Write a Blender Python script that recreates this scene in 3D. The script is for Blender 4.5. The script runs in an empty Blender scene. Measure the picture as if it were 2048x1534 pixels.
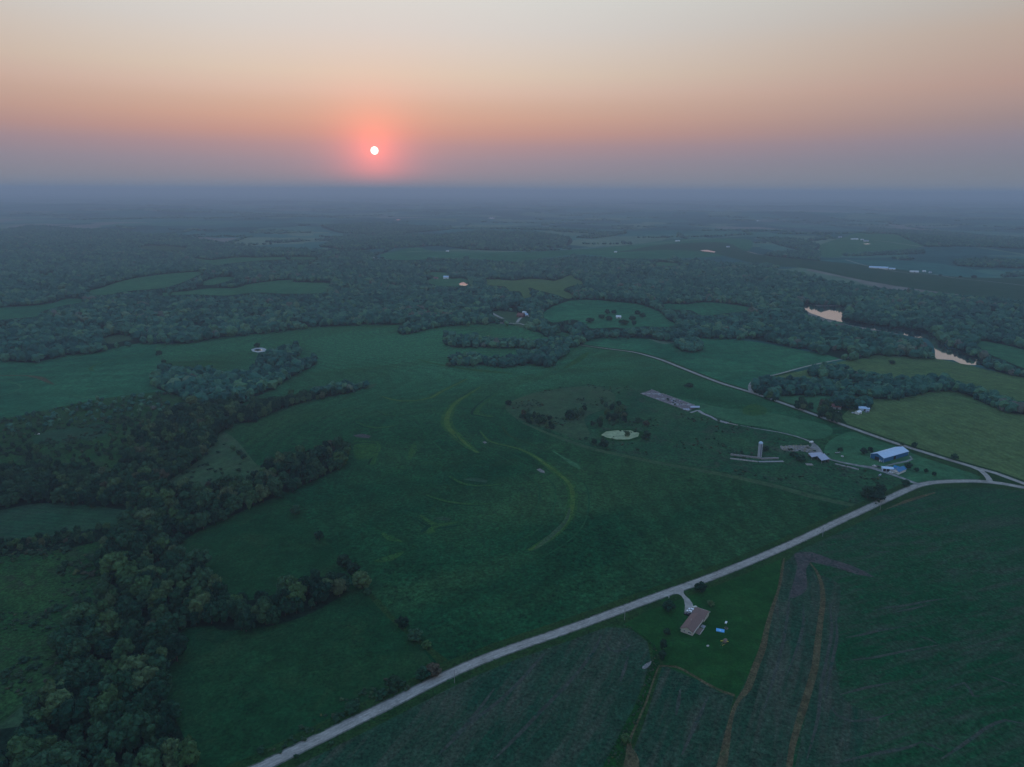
import bpy, bmesh, math, random
import numpy as np
from mathutils import Vector, Matrix
from mathutils.geometry import delaunay_2d_cdt

random.seed(7)
rng = np.random.default_rng(7)
scene = bpy.context.scene
COL = scene.collection
R = math.radians


def lin(r, g, b):
    return tuple(((c / 255.0) / 12.92 if c / 255.0 <= 0.04045 else ((c / 255.0 + 0.055) / 1.055) ** 2.4) for c in (r, g, b))


# ------------------------------------------------------------------ camera
CAM_H = 280.0
FPX, CX, CY = 1422.0, 1024.0, 767.0          # lens in pixels of the 2048 x 1534 photograph
PITCH = math.atan((767 - 381) / FPX)
ROLL = R(0.28)
_f = np.array([0, math.cos(PITCH), -math.sin(PITCH)])
_u0 = np.array([0, math.sin(PITCH), math.cos(PITCH)])
_r0 = np.array([1.0, 0, 0])
_r = math.cos(ROLL) * _r0 + math.sin(ROLL) * _u0
_u = math.cos(ROLL) * _u0 - math.sin(ROLL) * _r0
cam_data = bpy.data.cameras.new('camera')
cam = bpy.data.objects.new('camera', cam_data)
COL.objects.link(cam)
cam_data.sensor_fit = 'HORIZONTAL'
cam_data.sensor_width = 36.0
cam_data.lens = 36.0 * FPX / 2048.0
cam_data.clip_start = 1.0
cam_data.clip_end = 200000.0
cam.matrix_world = Matrix(((_r[0], _u[0], -_f[0], 0), (_r[1], _u[1], -_f[1], 0), (_r[2], _u[2], -_f[2], CAM_H), (0, 0, 0, 1)))
scene.camera = cam


def pix_dir(px, py):
    return _f + (px - CX) / FPX * _r - (py - CY) / FPX * _u


_sd = pix_dir(749, 301)
SUN = _sd / np.linalg.norm(_sd)
SUN_AZ = math.atan2(SUN[0], SUN[1])
SUN_EL = math.asin(SUN[2])

# ------------------------------------------------------------------ sky and sun
scene.view_settings.view_transform = 'Standard'
scene.view_settings.look = 'None'
scene.view_settings.exposure = 0.0
scene.view_settings.gamma = 1.0
scene.view_settings.use_curve_mapping = False
world = bpy.data.worlds.new('World')
scene.world = world
world.use_nodes = True
wt = world.node_tree
wt.nodes.clear()


class NT:
    """small helper to write node trees"""
    def __init__(s, tree):
        s.t = tree

    def n(s, kind, **kw):
        nd = s.t.nodes.new(kind)
        for k, v in kw.items():
            setattr(nd, k, v)
        return nd

    def put(s, sock, v):
        if isinstance(v, bpy.types.NodeSocket):
            s.t.links.new(v, sock)
        else:
            sock.default_value = v

    def math(s, op, a, b=0.0, c=0.0, clamp=False):
        nd = s.n('ShaderNodeMath', operation=op, use_clamp=clamp)
        s.put(nd.inputs[0], a); s.put(nd.inputs[1], b); s.put(nd.inputs[2], c)
        return nd.outputs[0]

    def ramp(s, fac, stops, interp='LINEAR'):
        nd = s.n('ShaderNodeValToRGB')
        cr = nd.color_ramp
        cr.interpolation = interp
        stops = sorted(stops)
        while len(cr.elements) < len(stops):
            cr.elements.new(0.5)
        for e, (p, c) in zip(cr.elements, stops):
            e.position = p
            e.color = (*c, 1) if len(c) == 3 else c
        s.put(nd.inputs[0], fac)
        return nd.outputs[0]

    def maprange(s, v, a, b, c=0.0, d=1.0, smooth=False):
        nd = s.n('ShaderNodeMapRange')
        nd.clamp = True
        if smooth:
            nd.interpolation_type = 'SMOOTHSTEP'
        for i, x in enumerate((v, a, b, c, d)):
            s.put(nd.inputs[i], x)
        return nd.outputs[0]

    def mix(s, fac, a, b, mode='MIX'):
        nd = s.n('ShaderNodeMix', data_type='RGBA', blend_type=mode)
        s.put(nd.inputs[0], fac)
        for sock, v in ((nd.inputs[6], a), (nd.inputs[7], b)):
            s.put(sock, (*v, 1) if isinstance(v, tuple) and len(v) == 3 else v)
        return nd.outputs[2]

    def noise(s, vec, scale, detail=2.0, rough=0.5, dist=0.0):
        nd = s.n('ShaderNodeTexNoise')
        s.put(nd.inputs['Vector'], vec)
        nd.inputs['Scale'].default_value = scale
        nd.inputs['Detail'].default_value = detail
        nd.inputs['Roughness'].default_value = rough
        nd.inputs['Distortion'].default_value = dist
        return nd.outputs[0]


W = NT(wt)
tc = W.n('ShaderNodeTexCoord')
nrm = W.n('ShaderNodeVectorMath', operation='NORMALIZE')
wt.links.new(tc.outputs['Generated'], nrm.inputs[0])
vdir = nrm.outputs[0]
sep = W.n('ShaderNodeSeparateXYZ')
wt.links.new(vdir, sep.inputs[0])
el = W.math('MULTIPLY', W.math('ARCSINE', sep.outputs[2]), 180 / math.pi)
az = W.math('ARCTAN2', sep.outputs[0], sep.outputs[1])
daz = W.math('MULTIPLY', W.math('ABSOLUTE', W.math('SUBTRACT', az, SUN_AZ)), 180 / math.pi)
daz = W.math('MINIMUM', daz, W.math('SUBTRACT', 360.0, daz))
# elevation -3 .. 0 .. 14 deg fills the lower part of the ramps, the dome above the rest
epos = W.maprange(el, -2.0, 14.0, 0.0, 0.6)
epos = W.math('ADD', epos, W.maprange(el, 14.0, 90.0, 0.0, 0.4))


def ep(e):
    return (e + 2.0) / 16.0 * 0.6 if e <= 14 else 0.6 + (e - 14) / 76.0 * 0.4


TOP = [(22, (200, 212, 222)), (36, (174, 203, 234)), (58, (136, 183, 238)), (90, (114, 168, 238))]
TOPA = [(22, (176, 186, 194)), (36, (160, 189, 219)), (58, (132, 178, 233)), (90, (114, 168, 238))]
near = [(-2, (84, 104, 128)), (-0.25, (104, 120, 142)), (0.3, (130, 136, 150)), (0.9, (140, 138, 149)), (2.1, (152, 140, 151)),
        (3.2, (170, 142, 147)), (4.1, (192, 149, 140)), (5.1, (204, 162, 145)), (6.1, (208, 174, 156)), (7.0, (214, 186, 170)),
        (8.2, (216, 198, 181)), (9.9, (215, 205, 195)), (11.2, (213, 209, 204)), (13, (214, 214, 210))] + TOP
away = [(-2, (84, 104, 128)), (-0.25, (102, 122, 144)), (0.4, (124, 132, 145)), (1.2, (126, 132, 144)), (2.3, (130, 132, 146)),
        (3.4, (139, 134, 147)), (4.6, (153, 138, 141)), (5.7, (168, 145, 142)), (6.7, (178, 149, 141)), (8.1, (181, 156, 146)),
        (9.9, (184, 165, 153)), (11.2, (183, 173, 165)), (13, (186, 183, 177))] + TOPA
c_near = W.ramp(epos, [(ep(e), lin(*c)) for e, c in near])
c_away = W.ramp(epos, [(ep(e), lin(*c)) for e, c in away])
waz = W.maprange(daz, 54.0, 6.0, 0.0, 1.0, smooth=True)
skycol = W.mix(waz, c_away, c_near)
# glow round the sun and its disc
dot = W.n('ShaderNodeVectorMath', operation='DOT_PRODUCT')
wt.links.new(vdir, dot.inputs[0])
dot.inputs[1].default_value = tuple(SUN)
ang = W.math('MULTIPLY', W.math('ARCCOSINE', W.math('MINIMUM', dot.outputs['Value'], 1.0)), 180 / math.pi)
g1 = W.math('EXPONENT', W.math('MULTIPLY', W.math('POWER', W.math('DIVIDE', ang, 2.05), 1.3), -1.0))
g2 = W.math('EXPONENT', W.math('MULTIPLY', W.math('DIVIDE', ang, 6.5), -1.0))
glow = W.mix(1.0, W.mix(g1, (0, 0, 0), (0.72, 0.072, 0.022)), W.mix(g2, (0, 0, 0), (0.13, 0.014, 0.006)), 'ADD')
hz = W.maprange(el, -0.35, 1.6, 0.06, 1.0, smooth=True)
glow = W.mix(hz, (0, 0, 0), glow)
skycol = W.mix(1.0, skycol, glow, 'ADD')
disc = W.maprange(ang, 0.31, 0.235, 0.0, 1.0, smooth=True)
skycol = W.mix(disc, skycol, (3.2, 2.9, 2.5))
nish = W.n('ShaderNodeTexSky')
nish.sky_type = 'NISHITA'
nish.sun_disc = False
nish.sun_elevation = SUN_EL
nish.sun_rotation = SUN_AZ
nish.altitude = 280
nish.dust_density = 6.0
bg_sky = W.n('ShaderNodeBackground')
W.put(bg_sky.inputs[0], nish.outputs[0]); bg_sky.inputs[1].default_value = 0.002
bg = W.n('ShaderNodeBackground')
W.put(bg.inputs[0], skycol)
bg.inputs[1].default_value = 0.98
addsh = W.n('ShaderNodeAddShader')
wt.links.new(bg.outputs[0], addsh.inputs[0])
wt.links.new(bg_sky.outputs[0], addsh.inputs[1])
wo = W.n('ShaderNodeOutputWorld')
wt.links.new(addsh.outputs[0], wo.inputs[0])

sun_data = bpy.data.lights.new('sun', 'SUN')
sun_data.energy = 0.3
sun_data.color = (1.0, 0.36, 0.22)
sun_data.angle = R(0.53)
sun_ob = bpy.data.objects.new('sun', sun_data)
COL.objects.link(sun_ob)
sun_ob.rotation_euler = Vector(SUN).to_track_quat('Z', 'Y').to_euler()
sun_ob.location = (0, 0, 400)
scene.cycles.use_denoising = True
scene.cycles.denoising_prefilter = 'ACCURATE'
scene.cycles.max_bounces = 6
scene.cycles.diffuse_bounces = 2
scene.cycles.volume_bounces = 0
scene.cycles.transparent_max_bounces = 8

# ------------------------------------------------------------------ terrain shape
_w = []
_tr = np.random.default_rng(21)
for wl, a in ((560, 0.8), (740, 1.0), (980, 1.2), (1350, 1.5), (1900, 1.8)):
    for k in range(3):
        th = _tr.uniform(0, 2 * math.pi)
        _w.append((2 * math.pi / wl * math.cos(th), 2 * math.pi / wl * math.sin(th), _tr.uniform(0, 6.28), a * 0.62))
_w2 = []
for wl, a in ((1500, 1.0), (2300, 1.5), (3400, 2.0), (5200, 2.4)):
    for k in range(3):
        th = _tr.uniform(0, 2 * math.pi)
        _w2.append((2 * math.pi / wl * math.cos(th), 2 * math.pi / wl * math.sin(th), _tr.uniform(0, 6.28), a))


def sstep(x, a, b):
    t = np.clip((x - a) / (b - a), 0, 1)
    return t * t * (3 - 2 * t)


FLAT = []      # (x, y, radius, level): ground levelled round water
HILLS = []     # (x, y, rx, ry, height)


def height_raw(x, y):
    x = np.asarray(x, float); y = np.asarray(y, float)
    D = np.hypot(x, y)
    h = np.zeros_like(D)
    for kx, ky, ph, a in _w:
        h += a * np.sin(kx * x + ky * y + ph)
    h *= 1.3 + 0.6 * sstep(D, 1000, 3000)
    far = np.zeros_like(D)
    for kx, ky, ph, a in _w2:
        far += a * np.sin(kx * x + ky * y + ph)
    h += far * (1.6 * sstep(D, 1800, 4200) + 1.5 * sstep(D, 4500, 14000))
    for hx, hy, rx, ry, hh in HILLS:
        h += hh * np.exp(-((x - hx) / rx) ** 2 - ((y - hy) / ry) ** 2)
    return h


def height(x, y):
    h = height_raw(x, y)
    for fx, fy, fr, lv in FLAT:
        d = np.hypot(np.asarray(x, float) - fx, np.asarray(y, float) - fy)
        w = 1 - sstep(d, fr, fr * 2.2)
        h = h * (1 - w) + lv * w
    return h


def at(px, py, up=0.0):
    """point where the ray through pixel (px, py) of the photograph meets the ground (or a level up metres above it)"""
    px = np.asarray(px, float); py = np.asarray(py, float)
    shp = np.broadcast(px, py).shape
    a = (px - CX) / FPX; b = (py - CY) / FPX
    dx = _f[0] + a * _r[0] - b * _u[0]
    dy = _f[1] + a * _r[1] - b * _u[1]
    dz = _f[2] + a * _r[2] - b * _u[2]
    dz = np.minimum(dz, -0.004)
    z = np.zeros(shp) + up
    x = y = None
    for i in range(40):
        t = (z - CAM_H) / dz
        x = t * dx; y = t * dy
        zn = height(x, y) + up
        z = z + (zn - z) * (0.7 if i < 12 else 0.45)
    return x, y, z


def flat_at(px, py):
    d = pix_dir(px, py)
    t = -CAM_H / d[2]
    return d[0] * t, d[1] * t


for px, py, rx, ry, hh in ((930, 668, 260, 200, 9), (720, 665, 240, 190, 7), (800, 850, 170, 160, 5), (1220, 620, 260, 200, 9), (560, 578, 320, 220, 12),
                           (300, 560, 380, 240, 10), (1500, 690, 200, 160, 6), (1750, 480, 600, 500, 10), (1050, 495, 700, 350, 10)):
    hx, hy = flat_at(px, py)
    HILLS.append((hx, hy, rx, ry, hh))
for px, py, rad in ((1240, 869, 34), (519, 699, 22), (928, 568, 40), (1416, 502, 110), (983, 436, 150), (795, 439, 150), (1735, 487, 120)):
    fx, fy = flat_at(px, py)
    FLAT.append((fx, fy, rad, float(height_raw(fx, fy))))
RIV = [flat_at(px, py) for px, py in ((1655, 632), (1730, 650), (1860, 680), (1905, 712), (1965, 728))]
RIVER_LV = float(np.mean([height_raw(a, b) for a, b in RIV])) - 0.5
for px, py, rad in ((1625, 622, 75), (1655, 632, 75), (1690, 640, 60), (1730, 650, 60), (1775, 660, 60), (1820, 668, 60), (1860, 680, 60), (1880, 697, 55), (1905, 712, 55), (1935, 722, 50), (1965, 728, 45)):
    fx, fy = flat_at(px, py)
    FLAT.append((fx, fy, rad, RIVER_LV))


# ------------------------------------------------------------------ materials
def new_mat(name):
    m = bpy.data.materials.new(name)
    m.use_nodes = True
    t = NT(m.node_tree)
    b = m.node_tree.nodes['Principled BSDF']
    return m, t, b


def geo_pos(t):
    return t.n('ShaderNodeNewGeometry').outputs['Position']


def scaled(t, vec, rot=0.0, sx=1.0, sy=1.0, sz=1.0):
    nd = t.n('ShaderNodeMapping')
    nd.vector_type = 'TEXTURE'
    t.put(nd.inputs[0], vec)
    nd.inputs['Rotation'].default_value = (0, 0, rot)
    nd.inputs['Scale'].default_value = (sx, sy, sz)
    return nd.outputs[0]


def field_mat(name, a, b, big=90.0, streak=None, soil=None, soil_amt=0.5, fine=2.2, fine_amt=0.45, rows=None, mid=16.0, tuft=None, contour=None, wide=None, haze_tint=None):
    """a crop or grass: two tones mixed by broad noise, mid-size mottling, fine plant-scale grain, optional bare streaks and rows"""
    m, t, bs = new_mat(name)
    p = geo_pos(t)
    n1 = t.noise(p, 1.0 / big, 4, 0.6, 0.6)
    col = t.mix(t.maprange(n1, 0.36, 0.64, 0, 1), a, b)
    if haze_tint:
        sy = t.n('ShaderNodeSeparateXYZ')
        t.put(sy.inputs[0], p)
        yy = t.math('ADD', sy.outputs[1], t.math('MULTIPLY', t.math('SUBTRACT', t.noise(p, 1 / 160.0, 3, 0.6), 0.5), 500.0))
        col = t.mix(t.maprange(yy, 720, 1180, 0, 1, smooth=True), col, haze_tint)  # far crop made paler: haze and grazing view painted into its colour
    if wide:
        col = t.mix(t.maprange(t.noise(scaled(t, p, R(35), 330, 150, 400), 1.0, 4, 0.6, 0.8), 0.44, 0.66, 0, 1), col, wide)
    n2 = t.noise(p, 1.0 / mid, 4, 0.65)
    col = t.mix(1.0, col, t.ramp(n2, [(0.3, (0.72,) * 3), (0.5, (1.0,) * 3), (0.7, (1.3,) * 3)]), 'MULTIPLY')
    if soil:
        rot, sx, sy = streak or (0, 60, 10)
        ps = scaled(t, p, rot, sx, sy, 1)
        s1 = t.noise(ps, 1.0, 5, 0.68, 0.5)
        s2 = t.noise(p, 1 / 70.0, 3, 0.6)
        s3 = t.noise(p, 1 / 3.0, 2, 0.7)
        k = t.math('ADD', t.math('MULTIPLY', s1, 0.62), t.math('ADD', t.math('MULTIPLY', s2, 0.30), t.math('MULTIPLY', s3, 0.16)))
        k = t.maprange(k, 0.50, 0.68, 0, soil_amt)
        col = t.mix(k, col, soil)
    if tuft:
        k = t.maprange(t.noise(p, 1 / tuft[1], 4, 0.7, 1.0), 0.52, 0.66, 0, tuft[2])
        col = t.mix(k, col, tuft[0])
    if contour:
        sz = t.n('ShaderNodeSeparateXYZ')
        t.put(sz.inputs[0], p)
        ph = t.math('ADD', t.math('MULTIPLY', sz.outputs[2], 6.2832 / contour[0]), t.math('MULTIPLY', t.noise(p, 1 / 50.0, 2, 0.5), 7.0))
        g = t.math('MULTIPLY_ADD', t.math('SINE', ph), contour[1], 1.0)
        ridge = t.maprange(t.math('ADD', sz.outputs[2], t.math('MULTIPLY', t.noise(p, 1 / 70.0, 3, 0.6), 5.0)), -4.0, 11.0, 0.86, 1.16)  # relief shading put into the colour: lighter ridges, darker swales
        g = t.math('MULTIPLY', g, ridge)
        cmb = t.n('ShaderNodeCombineColor')
        for i in range(3):
            t.put(cmb.inputs[i], g)
        col = t.mix(1.0, col, cmb.outputs[0], 'MULTIPLY')
    if rows:
        rot, spacing, amt = rows
        wv = t.n('ShaderNodeTexWave')
        wv.wave_type = 'BANDS'
        t.put(wv.inputs['Vector'], scaled(t, p, rot, 1, 1, 1))
        wv.inputs['Scale'].default_value = 0.314 / spacing
        wv.inputs['Distortion'].default_value = 6.0
        wv.inputs['Detail'].default_value = 2.0
        wv.inputs['Detail Scale'].default_value = 0.12
        g = t.maprange(wv.outputs['Fac'], 0, 1, 1 - amt, 1 + amt)
        cmb = t.n('ShaderNodeCombineColor')
        for i in range(3):
            t.put(cmb.inputs[i], g)
        col = t.mix(1.0, col, cmb.outputs[0], 'MULTIPLY')
    n3 = t.noise(p, 1.0 / fine, 3, 0.75)
    lo, hi = 1 - fine_amt, 1 + fine_amt
    col = t.mix(1.0, col, t.ramp(n3, [(0.32, (lo,) * 3), (0.5, (1.0,) * 3), (0.68, (hi, hi, hi))]), 'MULTIPLY')
    t.put(bs.inputs['Base Color'], col)
    bs.inputs['Roughness'].default_value = 0.9
    bs.inputs['Specular IOR Level'].default_value = 0.0
    return m


def plain(name, c, rough=0.7, metal=0.0, var=0.18, scale=0.8, spec=0.4):
    m, t, bs = new_mat(name)
    tcn = t.n('ShaderNodeTexCoord')
    n = t.noise(tcn.outputs['Object'], scale, 5, 0.65)
    col = t.mix(1.0, (*c, 1), t.ramp(n, [(0.3, (1 - var,) * 3), (0.7, (1 + var,) * 3)]), 'MULTIPLY')
    t.put(bs.inputs['Base Color'], col)
    bs.inputs['Roughness'].default_value = rough
    bs.inputs['Metallic'].default_value = metal
    bs.inputs['Specular IOR Level'].default_value = spec
    return m


M = {}
M['corn'] = field_mat('corn_green', (0.0035, 0.047, 0.018), (0.0085, 0.057, 0.021), 130, fine=2.6, fine_amt=0.6, mid=7.0, contour=(0.55, 0.10), wide=(0.022, 0.072, 0.026), haze_tint=(0.028, 0.116, 0.050))
M['terrace_shade'] = field_mat('terrace_shade_paint', (0.0025, 0.034, 0.016), (0.004, 0.042, 0.018), 40, fine=2.2, fine_amt=0.4)  # darker crop green that paints the shaded side of the terraces
M['grass_soft'] = field_mat('thin_terrace_grass', (0.022, 0.084, 0.022), (0.034, 0.098, 0.026), 20, fine=1.6, fine_amt=0.45, mid=5, tuft=((0.005, 0.052, 0.020), 6.0, 1.0))
M['corn_line'] = field_mat('contour_row_crop', (0.010, 0.074, 0.028), (0.018, 0.082, 0.030), 40, fine=2.2, fine_amt=0.4, tuft=((0.0035, 0.048, 0.019), 14.0, 1.0))
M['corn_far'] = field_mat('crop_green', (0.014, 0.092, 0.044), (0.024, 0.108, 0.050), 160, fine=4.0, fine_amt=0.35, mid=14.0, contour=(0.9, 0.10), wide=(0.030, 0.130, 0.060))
M['bean'] = field_mat('soybean_green', (0.004, 0.057, 0.021), (0.008, 0.065, 0.024), 110, streak=(R(22), 95, 6), soil=(0.066, 0.066, 0.054), soil_amt=0.6, fine=1.9, fine_amt=0.6, mid=6.0, rows=(R(20), 4.0, 0.05))
M['bean_thin'] = field_mat('thin_soybean', (0.010, 0.052, 0.028), (0.022, 0.058, 0.032), 60, streak=(R(64), 120, 8), soil=(0.088, 0.082, 0.062), soil_amt=0.66, fine=1.7, fine_amt=0.6, mid=6.0, rows=(R(66), 4.0, 0.05))
M['olive'] = field_mat('ripening_olive_crop', (0.064, 0.122, 0.044), (0.084, 0.136, 0.048), 150, fine=3.0, fine_amt=0.28, rows=(R(10), 9.0, 0.07))
M['hay'] = field_mat('hay_green', (0.028, 0.112, 0.050), (0.044, 0.132, 0.058), 120, fine=3.0, fine_amt=0.3)
M['meadow'] = field_mat('meadow_green', (0.006, 0.050, 0.018), (0.012, 0.057, 0.020), 60, fine=2.0, fine_amt=0.45, mid=10, tuft=((0.022, 0.062, 0.022), 30.0, 0.6))
M['pasture'] = field_mat('rough_pasture', (0.012, 0.068, 0.030), (0.026, 0.084, 0.034), 70, fine=2.6, fine_amt=0.65, tuft=((0.052, 0.056, 0.042), 20.0, 0.6), mid=11)
M['dry_pasture'] = field_mat('dry_pasture', (0.034, 0.082, 0.038), (0.050, 0.094, 0.042), 60, fine=2.4, fine_amt=0.35, tuft=((0.062, 0.072, 0.050), 14.0, 0.5), mid=9)
M['scrub'] = field_mat('scrub_ground', (0.014, 0.062, 0.020), (0.028, 0.076, 0.024), 45, fine=2.0, fine_amt=0.6, tuft=((0.034, 0.040, 0.026), 12.0, 0.7), mid=8)
M['lawn'] = field_mat('mown_lawn', (0.008, 0.058, 0.014), (0.014, 0.070, 0.018), 40, fine=1.6, fine_amt=0.28, mid=9)
M['grass'] = field_mat('terrace_grass', (0.046, 0.112, 0.026), (0.070, 0.130, 0.031), 25, fine=1.6, fine_amt=0.45, mid=8, tuft=((0.012, 0.064, 0.022), 5.0, 0.55))
M['waterway'] = field_mat('waterway_grass', (0.005, 0.046, 0.010), (0.010, 0.060, 0.013), 25, fine=1.8, fine_amt=0.55, mid=6)
M['verge'] = field_mat('verge_grass', (0.011, 0.046, 0.014), (0.022, 0.056, 0.017), 30, fine=1.5, fine_amt=0.5, mid=6, tuft=((0.026, 0.056, 0.016), 9.0, 0.6))
M['dry_grass'] = field_mat('dry_brown_grass', (0.074, 0.070, 0.036), (0.094, 0.076, 0.042), 22, fine=1.5, fine_amt=0.45, mid=6, tuft=((0.024, 0.054, 0.022), 8.0, 0.6))
M['soil'] = field_mat('bare_soil', (0.082, 0.072, 0.068), (0.055, 0.060, 0.056), 18, fine=1.7, fine_amt=0.4, mid=6, tuft=((0.010, 0.044, 0.030), 6.0, 0.9))
M['track_soil'] = field_mat('tractor_line_soil', (0.062, 0.070, 0.056), (0.045, 0.060, 0.046), 12, fine=1.5, fine_amt=0.4, mid=5, tuft=((0.007, 0.044, 0.030), 5.0, 1.0))
M['gravel_track'] = field_mat('worn_gravel', (0.35, 0.33, 0.295), (0.30, 0.28, 0.25), 15, fine=1.0, fine_amt=0.1, mid=4)
M['shoulder'] = field_mat('gravel_shoulder', (0.10, 0.11, 0.09), (0.15, 0.15, 0.14), 10, fine=1.2, fine_amt=0.3, mid=3, tuft=((0.014, 0.056, 0.018), 4.0, 1.0))
M['mud'] = field_mat('dry_mud', (0.25, 0.235, 0.22), (0.17, 0.165, 0.155), 12, fine=1.5, fine_amt=0.3, mid=5)
M['chalk'] = field_mat('pale_silt', (0.42, 0.44, 0.44), (0.30, 0.32, 0.32), 8, fine=1.2, fine_amt=0.2, mid=4)
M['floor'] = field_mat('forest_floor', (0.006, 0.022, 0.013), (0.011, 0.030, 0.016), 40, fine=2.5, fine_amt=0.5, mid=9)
M['bluefield'] = field_mat('hay_stubble', (0.014, 0.064, 0.030), (0.026, 0.072, 0.034), 60, streak=(R(8), 50, 6), soil=(0.055, 0.072, 0.058), soil_amt=0.5, fine=2.2, fine_amt=0.35, rows=(R(80), 6.0, 0.10))
M['gravel'] = field_mat('road_gravel', (0.265, 0.25, 0.225), (0.33, 0.31, 0.28), 35, fine=1.0, fine_amt=0.10, mid=5)
M['track'] = field_mat('farm_track_gravel', (0.20, 0.195, 0.19), (0.27, 0.265, 0.26), 20, fine=1.2, fine_amt=0.25, mid=4, tuft=((0.06, 0.09, 0.05), 7.0, 0.5))
M['algae'] = field_mat('duckweed', (0.27, 0.33, 0.19), (0.32, 0.37, 0.22), 14, fine=2.0, fine_amt=0.08, mid=6)


def water_mat():
    m, t, bs = new_mat('water')
    p = geo_pos(t)
    n = t.noise(scaled(t, p, 0, 1, 2.2, 1), 0.28, 3, 0.6)
    bs.inputs['Base Color'].default_value = (0.02, 0.028, 0.03, 1)
    bs.inputs['Roughness'].default_value = 0.06
    bs.inputs['IOR'].default_value = 1.6
    bs.inputs['Coat Weight'].default_value = 1.0
    bs.inputs['Coat Roughness'].default_value = 0.05
    bs.inputs['Specular IOR Level'].default_value = 0.5
    bp = t.n('ShaderNodeBump')
    bp.inputs['Strength'].default_value = 0.015
    bp.inputs['Distance'].default_value = 0.3
    t.put(bp.inputs['Height'], n)
    t.put(bs.inputs['Normal'], bp.outputs[0])
    return m


M['water'] = water_mat()


def farmland_mat():
    """the far country: a patchwork of fields of a few hundred metres"""
    m, t, bs = new_mat('farmland')
    p = geo_pos(t)
    wob = t.n('ShaderNodeVectorMath', operation='ADD')
    t.put(wob.inputs[0], p)
    nz = t.n('ShaderNodeTexNoise')
    t.put(nz.inputs['Vector'], p)
    nz.inputs['Scale'].default_value = 1 / 420.0
    nz.inputs['Detail'].default_value = 3.0
    ms = t.n('ShaderNodeVectorMath', operation='SCALE')
    t.put(ms.inputs[0], nz.outputs['Color'])
    ms.inputs['Scale'].default_value = 170.0
    t.put(wob.inputs[1], ms.outputs[0])
    v = t.n('ShaderNodeTexVoronoi')
    v.distance = 'CHEBYCHEV'
    t.put(v.inputs['Vector'], scaled(t, wob.outputs[0], R(4), 430, 520, 4000))
    v.inputs['Scale'].default_value = 1.0
    v.inputs['Randomness'].default_value = 0.8
    sc_ = t.n('ShaderNodeSeparateColor')
    t.put(sc_.inputs[0], v.outputs['Color'])
    col = t.ramp(sc_.outputs[0], [(0.0, (0.018, 0.080, 0.068)), (0.20, (0.030, 0.125, 0.100)), (0.40, (0.058, 0.155, 0.110)), (0.55, (0.028, 0.098, 0.085)),
                                  (0.70, (0.100, 0.165, 0.105)), (0.83, (0.018, 0.068, 0.062)), (0.91, (0.175, 0.165, 0.140)), (0.97, (0.13, 0.19, 0.12))], 'CONSTANT')
    n = t.noise(p, 1 / 60.0, 4, 0.65)
    col = t.mix(1.0, col, t.ramp(n, [(0.3, (0.75,) * 3), (0.7, (1.25,) * 3)]), 'MULTIPLY')
    t.put(bs.inputs['Base Color'], col)
    bs.inputs['Roughness'].default_value = 0.95
    bs.inputs['Specular IOR Level'].default_value = 0.0
    return m


M['farmland'] = farmland_mat()
# ------------------------------------------------------------------ land cover: outlines measured on the photograph, laid on the terrain
def Z(ox, oy, s, *pts):
    return [(ox + a / s, oy + b / s) for a, b in pts]


def smooth_line(P, closed, step):
    """Catmull-Rom through ground points, densified"""
    P = [np.array(p, float) for p in P]
    n = len(P)
    out = []
    segs = n if closed else n - 1
    for i in range(segs):
        p1, p2 = P[i], P[(i + 1) % n]
        p0 = P[i - 1] if (closed or i > 0) else 2 * p1 - p2
        p3 = P[(i + 2) % n] if (closed or i + 2 < n) else 2 * p2 - p1
        L = np.linalg.norm(p2 - p1)
        D = max(150, np.hypot(p1[0], p1[1]))
        k = int(np.clip(L / (step * D), 1, 60))
        # limit tangents so that corners do not overshoot
        t1 = (p2 - p0) * 0.5; t2 = (p3 - p1) * 0.5
        for tt in (t1, t2):
            l = np.linalg.norm(tt)
            if l > L: tt *= L / l
        for j in range(k):
            u = j / k
            out.append((2 * u**3 - 3 * u**2 + 1) * p1 + (u**3 - 2 * u**2 + u) * t1 + (-2 * u**3 + 3 * u**2) * p2 + (u**3 - u**2) * t2)
    if not closed:
        out.append(P[-1])
    return np.array(out)


REG = []


VIEWCLEAR = []    # outlines in the photograph of open ground and water that no crown covers


def area(name, mat, pts, label=None, clear=False, up=0.0, level=None, smooth=True):
    pp = np.array(pts, float)
    if clear:
        VIEWCLEAR.append(pp)
    x, y, z = at(pp[:, 0], pp[:, 1], up)
    g = np.stack([x, y], 1)
    if smooth:
        g = smooth_line(g, True, 0.012)
    REG.append(dict(name=name, mat=mat, poly=g, label=label, clear=clear, level=level))


def ribbon(name, mat, pts, w, label=None, clear=False, off=0.0):
    """a strip w metres wide (or a list of widths) along a line"""
    pp = np.array(pts, float)
    x, y, z = at(pp[:, 0], pp[:, 1])
    g = np.stack([x, y], 1)
    ws = np.full(len(g), float(w)) if np.isscalar(w) else np.array(w, float)
    gl = smooth_line(np.column_stack([g, ws]), False, 0.012)
    c, ww = gl[:, :2], gl[:, 2]
    t = np.gradient(c, axis=0)
    t /= np.maximum(np.linalg.norm(t, axis=1), 1e-6)[:, None]
    nn = np.stack([-t[:, 1], t[:, 0]], 1)
    c = c + nn * off
    poly = np.concatenate([c + nn * ww[:, None] / 2, (c - nn * ww[:, None] / 2)[::-1]])
    REG.append(dict(name=name, mat=mat, poly=poly, label=label, clear=clear, level=None))


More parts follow.
